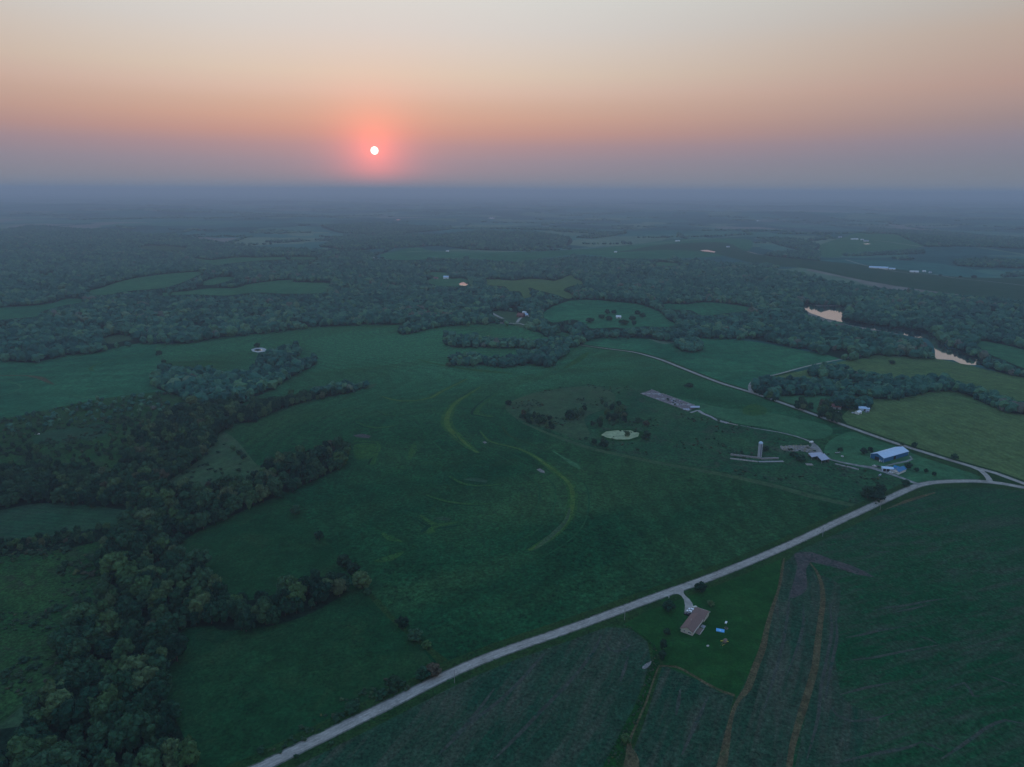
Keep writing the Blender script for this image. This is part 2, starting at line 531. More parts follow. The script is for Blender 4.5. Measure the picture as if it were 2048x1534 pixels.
MAINR = [(150, 1720), (330, 1620), (450, 1566), (523, 1534), (603, 1494), (761, 1417), (903, 1346), (999, 1306), (1147, 1254.5), (1293, 1200.5), (1440, 1147), (1572, 1092), (1700, 1032), (1829, 973)]
REG.append(dict(name='grassland', mat='verge', poly=np.array([(-640.0, 140), (700, 140), (1150, 900), (900, 1100), (-900, 1100)]), label='rough grass between the fields and woods', clear=False, level=None))
# big fields first
area('corn_field', 'corn', [(285, 688), (370, 680), (560, 655), (720, 643), (830, 643), (1000, 645), (1100, 670), (1160, 684), (1205, 694), (1264, 704), (1323, 720), (1411, 755),
     (1499, 785), (1565, 806), (1650, 837), (1741, 870), (1815, 896), (1830, 972), (1557, 1097), (1352, 1181), (1100, 1270), (934, 1332), (860, 1350), (700, 1330), (480, 1240), (330, 1090), (300, 900), (300, 780)],
     'large dark green corn field with curving grassed terraces in the middle', smooth=False)
area('crop_field', 'corn_far', [(-60, 716), (80, 714), (200, 692), (300, 686), (312, 700), (330, 740), (305, 765), (345, 790), (250, 800), (150, 820), (-60, 850)], 'blue green field with contour strips at the left edge')
area('bean_field', 'bean', [(1595, 1100), (1640, 1082), (1720, 1045), (1800, 1005), (1880, 978), (1980, 976), (2080, 985), (2110, 1200), (2130, 1600), (1560, 1600), (1440, 1560), (1470, 1400), (1530, 1270), (1560, 1140)],
     'soybean field with pale bare streaks filling the lower right', smooth=False)
area('bean_field', 'bean_thin', [(330, 1690), (500, 1590), (610, 1520), (760, 1440), (960, 1348), (1100, 1292), (1215, 1254), (1262, 1257), (1295, 1284), (1302, 1320), (1290, 1360), (1265, 1420), (1215, 1534), (1190, 1600)],
     'thin greyish soybean field below the gravel road', smooth=False)
area('bean_field', 'bean_thin', [(1325, 1330), (1400, 1362), (1468, 1391), (1452, 1460), (1435, 1540), (1420, 1600), (1220, 1600), (1260, 1520), (1290, 1440), (1312, 1370)],
     'thin soybean strip between the grass waterway and the brown strip', smooth=False)
area('bean_field', 'bean_thin', [(1568, 1125), (1600, 1105), (1618, 1122), (1640, 1170), (1642, 1230), (1630, 1330), (1600, 1440), (1575, 1560), (1440, 1560), (1460, 1440), (1500, 1350), (1540, 1250)],
     'narrow thin soybean strip between two brown grass strips', smooth=False)
area('bean_field', 'bean_thin', [(1640, 1150), (1680, 1170), (1670, 1300), (1690, 1400), (1760, 1440), (1720, 1500), (1700, 1600), (1590, 1600), (1610, 1440), (1636, 1330), (1648, 1230)],
     'sparse grey soybean ground right of the brown grass strip')
area('olive_field', 'olive', Z(1448, 640, 3.408, (930, 250), (1090, 228), (1400, 255), (1640, 300), (1800, 340), (2100, 400), (2100, 640), (1900, 610), (1700, 545), (1440, 478), (1000, 520), (380, 500), (200, 480), (200, 420), (400, 375), (620, 325)),
     'olive crop field between the river wood and the winding tree belt', smooth=False)
area('olive_field', 'olive', Z(1448, 640, 3.408, (880, 520), (1000, 530), (1200, 530), (1440, 478), (1600, 480), (1760, 550), (1900, 610), (2120, 640), (2120, 1150), (1850, 1050), (1700, 1010), (1250, 868), (1000, 778), (850, 720), (800, 660), (860, 600)),
     'broad olive crop field beside the right hand gravel road', smooth=False)
area('hay_field', 'hay', Z(1448, 640, 3.408, (370, 505), (560, 505), (860, 515), (800, 560), (720, 640), (690, 665), (480, 585), (375, 540)), 'small green field behind the roadside homestead')
area('crop_field', 'corn_far', [(1160, 686), (1200, 672), (1290, 677), (1330, 688), (1400, 676), (1480, 680), (1560, 692), (1640, 708), (1690, 716), (1620, 733), (1515, 758), (1500, 770), (1495, 782), (1411, 753), (1323, 718), (1264, 702)],
     'rounded green field above the road fork')
area('pasture', 'pasture', [(1008, 812), (1060, 787), (1120, 775), (1180, 769), (1240, 774), (1280, 776), (1400, 822), (1470, 846), (1560, 868), (1640, 900), (1700, 926), (1780, 950), (1826, 974), (1790, 1005), (1740, 1012), (1640, 988), (1550, 966), (1450, 944),
     (1340, 924), (1250, 908), (1180, 892), (1100, 862), (1040, 845)], 'overgrown weedy pasture around the pond and silo', smooth=False)
area('pasture', 'dry_pasture', [(1012, 812), (1060, 788), (1130, 776), (1190, 772), (1230, 790), (1215, 815), (1170, 835), (1180, 870), (1160, 880), (1090, 855), (1035, 838)], 'pale rough grass left of the pond')
ribbon('verge', 'dry_pasture', [(1045, 845), (1100, 868), (1180, 896), (1250, 912), (1340, 930), (1450, 950), (1550, 972), (1640, 996), (1740, 1014), (1800, 1000)], [4, 6, 8, 8, 8, 9, 10, 10, 8, 6], 'pale grass margin between corn and pasture')
area('hay_field', 'hay', [(1300, 790), (1380, 800), (1440, 815), (1520, 822), (1600, 838), (1655, 850), (1665, 865), (1640, 878), (1590, 872), (1540, 856), (1470, 846), (1400, 822)], 'green hay strip between the barn ruin and the road')
area('lawn', 'hay', Z(1540, 860, 6.4, (760, 140), (1050, 20), (1250, 100), (1640, 220), (1900, 330), (2600, 560), (2700, 600), (2560, 660), (2100, 660), (1850, 690), (1700, 610), (1450, 520), (1150, 450), (900, 400), (700, 320)), 'green farmyard grass around the blue barn')
area('lawn', 'lawn', [(1245, 1250), (1290, 1224), (1350, 1196), (1400, 1180), (1480, 1150), (1562, 1114), (1560, 1160), (1535, 1240), (1512, 1320), (1476, 1391), (1440, 1385), (1400, 1362), (1330, 1332), (1318, 1312), (1295, 1275)], 'dark green mown lawn around the ranch house', smooth=False)
# left side
area('hay_field', 'bluefield', [(-60, 1025), (0, 1020), (70, 1006), (140, 1006), (190, 1010), (255, 1010), (268, 1024), (235, 1052), (150, 1078), (60, 1082), (-60, 1100)], 'bluish cut field enclosed by woods at far left')
area('pasture', 'meadow', [(345, 1100), (400, 1052), (480, 1018), (560, 992), (595, 1020), (640, 1070), (690, 1125), (670, 1150), (600, 1180), (500, 1205), (440, 1190), (380, 1130)], 'small green pasture between wood and corn')
area('pasture', 'meadow', [(340, 1275), (420, 1240), (520, 1250), (620, 1220), (700, 1170), (740, 1180), (790, 1245), (840, 1290), (875, 1340), (780, 1380), (690, 1425), (600, 1475), (500, 1540), (380, 1590), (340, 1430), (315, 1340)], 'green pasture between the hedgerow and the gravel road', smooth=False)
area('pasture', 'dry_pasture', [(447, 865), (470, 878), (490, 900), (515, 930), (545, 938), (500, 970), (430, 985), (330, 985), (335, 955), (390, 920), (425, 885)], 'olive pasture dotted with dark shrubs')
area('scrub_land', 'scrub', [(-60, 1095), (60, 1080), (150, 1072), (225, 1060), (235, 1100), (225, 1180), (200, 1240), (150, 1330), (120, 1370), (60, 1400), (-60, 1460)], 'weedy scrub ground at lower left')

area('dirt_patch', 'dry_pasture', [(-60, 1500), (0, 1448), (55, 1405), (66, 1420), (36, 1460), (0, 1490), (-60, 1540)], 'pale grassy gap in the wood at the bottom left corner', clear=True)
# forest floors (also where the woods stand)
WOODS = []


def wood(pts, spacing, h, label=None, group=None, shrub=0.0, tone=(0, 1), floor=True, ground='floor'):
    """a wood: canopy outline in the photograph, spacing of the trees in metres, range of heights"""
    if floor:
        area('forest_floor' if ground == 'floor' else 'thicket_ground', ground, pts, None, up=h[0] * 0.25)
    pp = np.array(pts, float)
    x, y, z = at(pp[:, 0], pp[:, 1], h[0] * 0.5)
    WOODS.append(dict(poly=np.stack([x, y], 1), spacing=spacing, h=h, label=label, group=group, shrub=shrub, tone=tone))


# near
wood([(262, 1020), (300, 985), (360, 975), (440, 972), (500, 962), (545, 930), (600, 918), (640, 898), (690, 888), (698, 905), (680, 930), (640, 952), (600, 968), (560, 985), (520, 1002), (480, 1020), (440, 1037), (400, 1056), (362, 1080), (345, 1102), (300, 1110), (230, 1090), (225, 1060), (255, 1045)],
     8.6, (9, 16), 'broad green tree in the hedgerow wood above the small pasture', 'trees of the hedgerow wood above the small pasture')
wood([(228, 1060), (300, 1090), (345, 1100), (382, 1120), (420, 1150), (442, 1182), (470, 1192), (450, 1240), (370, 1250), (350, 1272), (355, 1310), (322, 1342), (300, 1380), (200, 1380), (158, 1340), (110, 1300), (130, 1260), (200, 1225), (210, 1170), (200, 1130)],
     8.2, (9, 17), 'dark green tree in the dense wood running down the left side', 'trees of the dense wood on the left side')
wood([(150, 1335), (322, 1342), (332, 1400), (350, 1430), (372, 1482), (385, 1545), (330, 1600), (-80, 1600), (-60, 1470), (60, 1440), (75, 1400)],
     8.2, (9, 16), 'dark green tree in the thick wood at the bottom left corner', 'trees of the wood at the bottom left corner')
wood([(440, 1188), (500, 1195), (560, 1180), (620, 1160), (672, 1140), (700, 1150), (692, 1178), (640, 1212), (580, 1237), (500, 1252), (430, 1250)],
     8.4, (8, 14), 'bushy green tree in the hedgerow between the two lower pastures', 'trees of the hedgerow between the lower pastures')
wood([(-60, 1088), (60, 1075), (130, 1066), (220, 1050), (228, 1068), (150, 1092), (60, 1104), (-60, 1115)],
     6.5, (4, 7), 'low bushy tree in the hedge below the bluish field', 'low trees of the hedge below the bluish field')
wood([(-60, 945), (60, 935), (180, 940), (260, 950), (300, 985), (262, 1015), (200, 1008), (120, 1002), (60, 1004), (-60, 1022)],
     8.4, (9, 15), 'round green tree in the belt above the bluish field', 'trees of the belt above the bluish field')
wood([(200, 990), (240, 940), (270, 880), (330, 840), (400, 800), (480, 800), (480, 832), (440, 862), (425, 885), (390, 922), (335, 958), (300, 985)],
     8.6, (9, 16), 'pale green tree in the wood beside the shrubby pasture', 'trees of the wood beside the shrubby pasture', tone=(0.35, 1))
wood([(-60, 850), (50, 828), (120, 812), (200, 797), (270, 787), (335, 782), (400, 790), (400, 805), (330, 840), (270, 885), (240, 945), (180, 940), (60, 938), (-60, 950)],
     14.5, (4, 8), 'low scrubby tree in the thicket at the left', 'low trees of the thicket at the left', shrub=0.35, tone=(0.3, 1), ground='scrub')
# middle distance
wood([(302, 765), (318, 738), (350, 738), (420, 742), (440, 757), (500, 742), (520, 722), (545, 702), (580, 692), (600, 692), (590, 718), (632, 715), (628, 728), (590, 747), (560, 765), (520, 787), (480, 803), (400, 802), (345, 785)], 8.6, (9, 15))
wood([(470, 838), (480, 815), (520, 803), (600, 790), (680, 771), (725, 766), (735, 770), (700, 782), (620, 798), (560, 816), (500, 842)], 7.5, (8, 12))
wood(Z(512, 440, 4, (1490, 950), (1520, 930), (1640, 930), (1760, 940), (1860, 950), (2060, 965), (2200, 975), (2330, 985), (2400, 950), (2520, 960), (2560, 990), (2490, 1010), (2500, 1050), (2390, 1110), (2400, 1150), (2320, 1160), (2200, 1130), (2110, 1150),
       (1960, 1165), (1800, 1145), (1640, 1150), (1570, 1150), (1540, 1110), (1560, 1085), (1700, 1090), (1800, 1085), (1870, 1115), (1950, 1115), (2010, 1090), (2200, 1072), (2310, 1060), (2330, 1025), (2048, 1008), (1800, 1005), (1560, 1005), (1510, 985)), 8.4, (9, 14))
wood(Z(512, 440, 4, (1130, 870), (1200, 850), (1330, 820), (1530, 808), (1700, 822), (1700, 832), (1530, 832), (1350, 870), (1230, 900), (1150, 905)), 8.4, (9, 13))
# forest masses
FOREST = dict(spacing=10.8, h=(10, 17))
wood([(-80, 470), (60, 452), (200, 460), (330, 470), (430, 485), (512, 495), (600, 500), (660, 502), (740, 505), (745, 520), (700, 526), (640, 540), (760, 522), (900, 515), (1024, 520), (1090, 516), (1144, 512), (1240, 515), (1344, 518), (1400, 530), (1450, 528), (1500, 535),
      (1600, 548), (1680, 568), (1770, 582), (1850, 588), (1950, 598), (2110, 612), (2110, 720), (2048, 700), (1960, 682), (1940, 700), (1900, 690), (1850, 666), (1760, 652), (1690, 640), (1680, 610), (1605, 610), (1620, 640), (1700, 655), (1790, 672), (1850, 690), (1870, 715),
      (1830, 712), (1757, 706), (1700, 718), (1640, 702), (1560, 685), (1490, 676), (1390, 672), (1340, 680), (1300, 676), (1240, 672), (1190, 672), (1155, 690), (1110, 680), (1070, 660), (1000, 645), (900, 645), (837, 645), (740, 646), (640, 650), (560, 660), (440, 672), (370, 684), (280, 684), (200, 700), (130, 708), (65, 722), (0, 718), (-80, 720)], **FOREST)
wood([(1930, 660), (2110, 690), (2110, 760), (2048, 752), (1990, 738), (1950, 722), (1910, 690), (1925, 680)], 10, (9, 15))
wood(Z(1448, 640, 3.408, (570, 350), (620, 328), (720, 330), (860, 355), (1000, 375), (1100, 398), (1250, 400), (1400, 390), (1480, 400), (1560, 428), (1620, 445), (1700, 468), (1800, 508), (1900, 550), (2120, 590), (2120, 640), (1900, 602), (1750, 545), (1650, 490), (1560, 465), (1440, 472),
       (1300, 500), (1150, 530), (1000, 515), (850, 495), (700, 495), (560, 503), (430, 503), (380, 490), (372, 535), (320, 538), (280, 510), (215, 485), (200, 455), (215, 430), (260, 412), (340, 430), (450, 410), (600, 418), (740, 420), (900, 440), (1040, 450), (1070, 440), (900, 415), (700, 385), (580, 370)), 8.4, (9, 14))
wood(Z(1448, 640, 3.408, (715, 560), (800, 505), (850, 520), (900, 545), (960, 545), (1000, 580), (985, 605), (950, 585), (850, 590), (790, 590), (730, 580)), 8.0, (9, 13), floor=False)
wood(Z(1448, 640, 3.408, (640, 575), (700, 555), (735, 585), (740, 640), (690, 655), (640, 640)), 8.0, (9, 13), floor=False)
wood(Z(1448, 640, 3.408, (490, 560), (540, 545), (590, 570), (595, 605), (540, 610), (500, 595)), 8.0, (8, 11), floor=False)
wood(Z(1448, 640, 3.408, (710, 650), (745, 625), (790, 645), (800, 690), (750, 700), (715, 680)), 8.0, (8, 12), floor=False)
wood(Z(1000, 640, 3.408, (460, 660), (530, 600), (600, 590), (690, 560), (790, 565), (880, 600), (860, 650), (880, 680), (800, 700), (720, 690), (690, 720), (600, 720), (560, 690), (500, 680)), 10.5, (6, 11), floor=False, tone=(0.2, 1))
wood(Z(1000, 640, 3.408, (130, 650), (170, 610), (240, 640), (330, 650), (370, 690), (360, 735), (290, 720), (210, 700), (150, 680)), 8, (5, 8), floor=False, shrub=0.3, tone=(0.2, 1))
wood(Z(1000, 640, 3.408, (1185, 160), (1240, 95), (1320, 105), (1380, 165), (1370, 195), (1300, 210), (1230, 195)), 8, (9, 13))
# far belts
wood([(1536, 505), (1620, 498), (1640, 505), (1640, 520), (1712, 532), (1790, 540), (1845, 555), (1810, 557), (1760, 548), (1690, 545), (1610, 535), (1536, 526)], 10, (9, 14))
wood([(1700, 505), (1770, 502), (1850, 500), (1850, 506), (1770, 509), (1705, 511)], 10, (8, 12), floor=False)
wood([(1910, 520), (1960, 517), (2060, 522), (2080, 536), (1990, 534), (1915, 530)], 11, (9, 14))
wood([(1740, 455), (1850, 462), (2110, 480), (2110, 500), (1950, 492), (1850, 492), (1825, 480), (1750, 468)], 14, (10, 15))
wood([(1540, 475), (1600, 478), (1640, 490), (1620, 502), (1560, 490), (1530, 480)], 11, (9, 14))
wood([(880, 470), (960, 462), (1080, 466), (1140, 474), (1130, 492), (1040, 500), (940, 498), (880, 490), (760, 496), (700, 500), (640, 492), (690, 470), (800, 468)], 13, (10, 15))
wood([(640, 450), (720, 446), (860, 452), (900, 458), (800, 466), (690, 466)], 14, (9, 14))
wood([(1150, 474), (1220, 466), (1250, 462), (1255, 466), (1190, 476)], 12, (9, 14), floor=False)

# clearings inside the woods
CL = [
    ('hay_field', 'hay', Z(0, 440, 4, (690, 570), (800, 545), (1000, 480), (1100, 462), (1400, 425), (1600, 412), (1640, 420), (1480, 490), (1300, 545), (1180, 555), (1000, 570), (860, 600), (760, 600)), 'long light green field in the forest at upper left'),
    ('crop_field', 'corn_far', Z(0, 440, 4, (-200, 720), (0, 700), (200, 690), (420, 665), (520, 630), (620, 628), (700, 650), (520, 680), (400, 710), (330, 740), (320, 770), (80, 790), (-200, 830)), 'teal field at the left edge within the forest'),
    ('crop_field', 'hay', Z(0, 440, 4, (1210, 590), (1350, 578), (1480, 570), (1660, 548), (1880, 545), (1960, 520), (2048, 505), (2350, 475), (2340, 495), (2640, 510), (2630, 560), (2560, 585), (2300, 590), (2048, 580), (1800, 605), (1650, 600), (1560, 595), (1400, 600), (1320, 610)), 'bright curving field on the forest ridge'),
    ('hay_field', 'hay', Z(0, 440, 4, (1600, 505), (1680, 475), (1760, 455), (1850, 455), (1890, 465), (1800, 495), (1700, 520), (1630, 520)), 'small lens shaped field on the forest ridge'),
    ('hay_field', 'dry_pasture', Z(0, 440, 4, (810, 965), (870, 930), (960, 918), (1030, 925), (1130, 960), (1000, 965), (900, 990), (830, 985)), 'small pale clearing above the left field'),
    ('hay_field', 'hay', Z(0, 440, 4, (1520, 300), (1700, 320), (1900, 298), (2048, 300), (2400, 295), (2640, 300), (2560, 315), (2200, 318), (2000, 330), (1850, 345), (1720, 362), (1660, 345)), 'narrow field beyond the forest ridge'),
    ('hay_field', 'dry_pasture', Z(0, 440, 4, (1080, 218), (1180, 205), (1320, 205), (1500, 225), (1480, 240), (1350, 245), (1200, 235)), 'pale field far up in the forest'),
    ('hay_field', 'hay', Z(0, 440, 4, (310, 432), (420, 418), (445, 420), (410, 445), (315, 450)), 'tiny clearing in the forest at far left'),
    ('hay_field', 'hay', Z(512, 440, 4, (340, 358), (500, 350), (510, 356), (400, 372), (350, 415), (325, 415)), 'small wedge of grass below the long white barn'),
    ('crop_field', 'corn_far', Z(512, 440, 4, (1000, 275), (1150, 240), (1300, 220), (1400, 245), (1700, 250), (2048, 255), (2500, 240), (3000, 195), (3300, 160), (3900, 150), (3950, 240), (3700, 290), (3200, 310), (2900, 305), (2600, 275), (2250, 310), (2048, 335), (1700, 305), (1450, 312), (1250, 320), (1050, 315)), 'long level field along the distant road'),
    ('crop_field', 'bluefield', Z(1024, 440, 4, (800, 260), (1200, 240), (1500, 250), (1750, 300), (2100, 370), (2300, 380), (2700, 460), (3300, 560), (4200, 640), (4300, 480), (3500, 450), (3000, 380), (2000, 280), (1700, 180), (1300, 190)), 'wide hazy field plain below the distant road at right'),
    ('hay_field', 'hay', Z(512, 440, 4, (1310, 425), (1430, 415), (1520, 420), (1530, 440), (1560, 470), (1640, 465), (1690, 480), (1720, 520), (1660, 530), (1500, 530), (1420, 515), (1350, 500), (1400, 470), (1420, 445)), 'farm clearing around the small white house'),
    ('hay_field', 'olive', Z(1024, 440, 4, (-210, 475), (-100, 475), (0, 485), (140, 470), (280, 480), (330, 490), (450, 445), (500, 430), (490, 460), (560, 490), (590, 510), (500, 520), (410, 560), (490, 600), (450, 630), (330, 590), (200, 560), (130, 540), (160, 610), (100, 630), (60, 570), (-20, 570), (-60, 530), (-200, 520)), 'light sloping field in the middle of the forest'),
    ('crop_field', 'corn_far', Z(1024, 440, 4, (230, 765), (330, 690), (470, 645), (530, 638), (700, 642), (860, 658), (1000, 672), (1150, 720), (1200, 750), (1250, 800), (1320, 835), (1250, 858), (1060, 850), (900, 870), (830, 858), (640, 868), (590, 850), (570, 818), (480, 795), (330, 820), (270, 790)), 'rounded field holding the tree ringed homestead'),
    ('crop_field', 'corn_far', Z(1024, 440, 4, (1190, 685), (1260, 668), (1400, 675), (1480, 660), (1640, 662), (1850, 690), (1980, 715), (1800, 735), (1560, 765), (1510, 760), (1420, 720), (1240, 715)), 'hilltop field with a dark tree island'),
    ('hay_field', 'hay', Z(1024, 440, 4, (1110, 350), (1200, 335), (1300, 345), (1380, 358), (1250, 368), (1150, 362)), 'faint clearing in the distant wood'),
    ('hay_field', 'hay', Z(1024, 440, 4, (310, 890), (380, 892), (480, 915), (470, 935), (400, 930), (330, 910)), 'pale grass gap in the trees by the road'),
    ('hay_field', 'dry_pasture', Z(1024, 440, 4, (-180, 735), (-100, 725), (0, 735), (90, 745), (150, 770), (130, 830), (150, 860), (60, 860), (0, 830), (-60, 800), (-150, 780)), 'farmyard clearing with the red barn'),
    ('hay_field', 'hay', Z(1536, 440, 4, (1640, 965), (1750, 970), (1900, 1000), (2100, 1050), (2300, 1100), (2300, 1250), (2048, 1185), (1900, 1125), (1800, 1085), (1720, 1040)), 'green field beyond the river at the right edge'),
    ('crop_field', 'hay', Z(1536, 440, 4, (420, 200), (560, 150), (900, 110), (1150, 170), (1240, 215), (1000, 240), (800, 250), (640, 270), (560, 295), (450, 300)), 'green field far off with white farm sheds'),
    ('hay_field', 'bluefield', Z(0, 700, 5.12, (330, 920), (520, 820), (800, 790), (960, 750), (1060, 740), (1130, 770), (1130, 820), (1060, 880), (900, 930), (780, 900), (700, 940), (520, 960), (350, 960)), 'grass clearing in the thicket at the left'),
]
for nm, mt, pts, lb in CL:
    area(nm, mt, pts, lb, clear=True)

# water
area('river', 'water', Z(1536, 440, 4, (262, 676), (330, 672), (400, 690), (480, 690), (560, 690), (640, 700), (610, 730), (590, 775), (620, 800), (800, 838), (1000, 862), (1180, 885), (1290, 905), (1340, 945), (1400, 985), (1440, 1030), (1490, 1030), (1560, 1055),
     (1610, 1085), (1660, 1110), (1715, 1140), (1710, 1162), (1600, 1158), (1540, 1148), (1480, 1120), (1350, 1112), (1335, 1045), (1320, 1000), (1260, 945), (1180, 938), (1050, 910), (920, 888), (760, 858), (640, 838), (580, 815), (520, 800), (460, 788), (400, 765), (340, 745), (300, 718)),
     'pale pink river and backwater shining among the trees at right', level=RIVER_LV, clear=True)
area('pond', 'water', Z(1536, 440, 4, (650, 700), (672, 686), (700, 692), (702, 716), (665, 722)), 'small pink pool beside the river backwater', level=RIVER_LV, clear=True)
PONDS = [('algae', [(1202, 870), (1212, 863), (1235, 860.5), (1262, 861), (1279, 866), (1276, 873), (1258, 878.5), (1234, 879), (1214, 875)], 'pale green duckweed covered farm pond'),
         ('water', [(918, 567), (926, 564), (932, 566), (938, 564.5), (940, 568), (930, 571.5), (920, 570.5)], 'small glinting pond below the white farmhouse'),
         ('water', [(1400, 500.5), (1415, 499.5), (1425, 502), (1432, 503.5), (1428, 505), (1415, 503.5), (1405, 502.5)], 'thin orange pond shining in the far fields at right'),
         ('water', [(976, 436), (984, 435), (991, 436.5), (984, 437.6)], 'tiny orange pond below the sun'),
         ('water', [(791, 439.4), (796, 438.5), (802, 439.5), (796, 440.6)], 'faint pond far below the sun at left'),
         ('water', [(1725, 487.5), (1735, 486.7), (1742, 487.7), (1733, 488.8)], 'narrow yellowish pond beside far white sheds')]
area('pond_bank', 'chalk', [(502, 699), (512, 695.5), (524, 695), (533, 698), (530, 703), (516, 705), (505, 703)], 'pale dried bank round the small field pond', clear=True)
PONDS.append(('water', [(508, 699.6), (514, 698), (522, 698.5), (526, 700.5), (519, 702.5), (510, 702)], 'small dark pond in a pale bank in the corn field'))
area('pond_bank', 'waterway', [(1196, 870), (1206, 861), (1234, 857.5), (1264, 858), (1285, 864), (1284, 875), (1262, 882), (1232, 883), (1208, 879)], 'dark reedy bank round the duckweed pond', clear=True)
for mt, pts, lb in PONDS:
    area('pond', mt, pts, lb, level=True, clear=True)

# grassed terraces and contour strips of the corn field (traced in the enlargement of 600..1200, 640..1090)
Q = lambda *p: Z(600, 640, 3.408, *p)
for pts, w, mt, lb in [
    (Q((1230, 455), (1160, 500), (1060, 565), (1010, 640), (1000, 700), (1030, 755), (1100, 820), (1160, 870), (1215, 905)), [1.5, 3, 5, 6.2, 6.6, 6.2, 5.2, 4, 2], 'grass', 'bright curved grass terrace in the middle of the corn'),
    (Q((1230, 760), (1290, 825), (1400, 855), (1500, 880), (1600, 930), (1700, 1000), (1790, 1070), (1845, 1130), (1860, 1220), (1848, 1300), (1820, 1370), (1760, 1440), (1680, 1500), (1560, 1570)), [1, 1.6, 2, 2.4, 3.2, 4, 4.5, 4.5, 4.2, 4, 3, 3, 3, 2], 'grass', 'long curved grass terrace on the right of the corn field'),
    (Q((1840, 1280), (1815, 1360), (1755, 1430), (1690, 1490), (1640, 1530), (1600, 1560)), [1.5, 3.5, 4.5, 4.5, 4, 2], 'dry_pasture', 'brownish foot of the long terrace'),
    (Q((1140, 400), (1060, 440), (950, 495), (890, 530), (800, 548), (700, 552), (620, 540), (560, 520)), [2, 3, 4, 4, 3, 3, 3, 2], 'grass', 'upper left curved grass terrace'),
    (Q((1360, 490), (1290, 540), (1230, 590), (1200, 640), (1260, 650), (1320, 660)), [2, 3, 5, 8, 6, 3], 'grass', 'hooked grass terrace beside the pasture corner'),
    (Q((380, 690), (450, 722), (520, 735), (600, 728), (660, 715)), [2, 4, 6, 4, 2], 'grass', 'short grass crescent in the left of the corn'),
    (Q((520, 615), (590, 645), (660, 652), (740, 640)), [1, 3, 3, 1], 'grass', 'thin grass crescent above the others'),
    (Q((1020, 1065), (1100, 1110), (1200, 1130), (1290, 1128), (1370, 1115)), [2, 4, 4, 3, 1], 'grass', 'thin grass crescent with a pale patch'),
    (Q((860, 1190), (960, 1225), (1060, 1245), (1180, 1255), (1300, 1250)), [2, 3, 4, 3, 2], 'grass', 'faint grass crescent in the lower corn'),
    (Q((820, 1330), (880, 1375), (930, 1400), (1000, 1390), (1080, 1375)), [2, 5, 8, 5, 2], 'grass', 'grass crescent forking downhill'),
    (Q((930, 1400), (890, 1440), (860, 1460)), [5, 8, 3], 'grass', 'grass spur below the forked crescent'),
    (Q((560, 1450), (620, 1490), (700, 1510)), [2, 7, 2], 'grass', 'bright grass spot low in the corn'),
    (Q((370, 830), (440, 825), (530, 832), (545, 870), (520, 920), (490, 985)), [3, 4, 3, 3, 4, 5], 'grass', 'square grass terrace around a yellow green patch'),
    (Q((785, 830), (770, 890), (745, 950)), [2, 9, 3], 'grass', 'narrow bright grass dash in the corn'),
    (Q((1380, 730), (1430, 790), (1530, 830), (1640, 870)), [2, 3, 3, 1], 'verge', 'thin dark grass arc below the pasture'),
    (Q((1720, 890), (1800, 940), (1870, 985), (1910, 1015)), [2, 3, 8, 2], 'hay', 'pale grass arc near the pasture edge'),
    (Q((800, 265), (880, 290), (980, 310), (1100, 330), (1280, 350), (1450, 365)), [3, 6, 6, 8, 12, 6], 'grass', 'light grass band below the upper hedges'),
    (Q((440, 470), (480, 450), (520, 435)), [5, 14, 5], 'dry_pasture', 'pale grass at the end of the long hedgerow'),
    (Q((1800, 330), (1900, 270), (1960, 220)), [6, 14, 6], 'grass', 'yellow green slope beside the upper hedge'),
    (Z(500, 1084, 3.408, (850, 135), (950, 110), (1050, 65)), [4, 9, 2], 'grass', 'bright grass patch near the hedgerow end'),
    (Z(500, 1084, 3.408, (815, 355), (880, 420), (950, 500), (1010, 560), (1100, 640), (1220, 730), (1320, 820)), [3, 5, 4, 3, 3, 4, 7], 'verge', 'grassy fence line between pasture and corn'),
    (Z(0, 700, 5.12, (1520, 25), (1300, 70), (1100, 115), (980, 150), (920, 190), (960, 215)), [2, 3, 3, 4, 6, 3], 'grass', 'hooked contour strip in the left field'),
    (Z(0, 700, 5.12, (-200, 262), (0, 262), (280, 262), (400, 280), (480, 320), (550, 352)), [4, 4, 5, 9, 7, 2], 'dry_grass', 'brownish contour strip in the left field'),
    (Z(0, 700, 5.12, (330, 475), (560, 465), (750, 460), (870, 485), (1060, 512)), [2, 3, 4, 5, 2], 'hay', 'thin contour strip low in the left field'),
    (Z(0, 700, 5.12, (-150, 318), (0, 318), (120, 330), (225, 375), (150, 430), (0, 470)), [4, 4, 4, 4, 3, 3], 'hay', 'looping contour strip at the left edge'),
]:
    main = 'bright curved grass terrace' in lb or 'long curved' in lb or 'upper left' in lb
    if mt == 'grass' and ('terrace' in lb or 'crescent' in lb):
        ribbon('shade_strip', 'terrace_shade', pts, [0.5 * v for v in w], 'painted shade line behind the ' + lb, off=-0.75 * max(w))  # ditch-side shade of the terrace, painted as a dark strip
    if main:
        ribbon('grass_strip', 'grass_soft', pts, [2.3 * v for v in w], 'thin grassy fringe of the ' + lb)
    ribbon('grass_strip', mt if main or mt != 'grass' else 'grass_soft', pts, w, lb)
    if 'bright curved grass terrace' in lb or 'long curved' in lb:
        for k_, o_ in enumerate((-31, -16, 15)):
            ribbon('contour_row', 'corn_line', pts, 1.5, 'faint crop row %s the %s' % ('following', lb), off=o_)
area('grass_patch', 'grass_soft', Q((370, 850), (440, 838), (520, 845), (520, 900), (480, 945), (390, 950), (365, 900)), 'yellow green patch inside the square terrace')
area('grass_patch', 'grass_soft', Z(300, 640, 4.096, (395, 345), (450, 352), (515, 350), (480, 385), (420, 415), (390, 400)), 'bright green patch in the upper left corn')
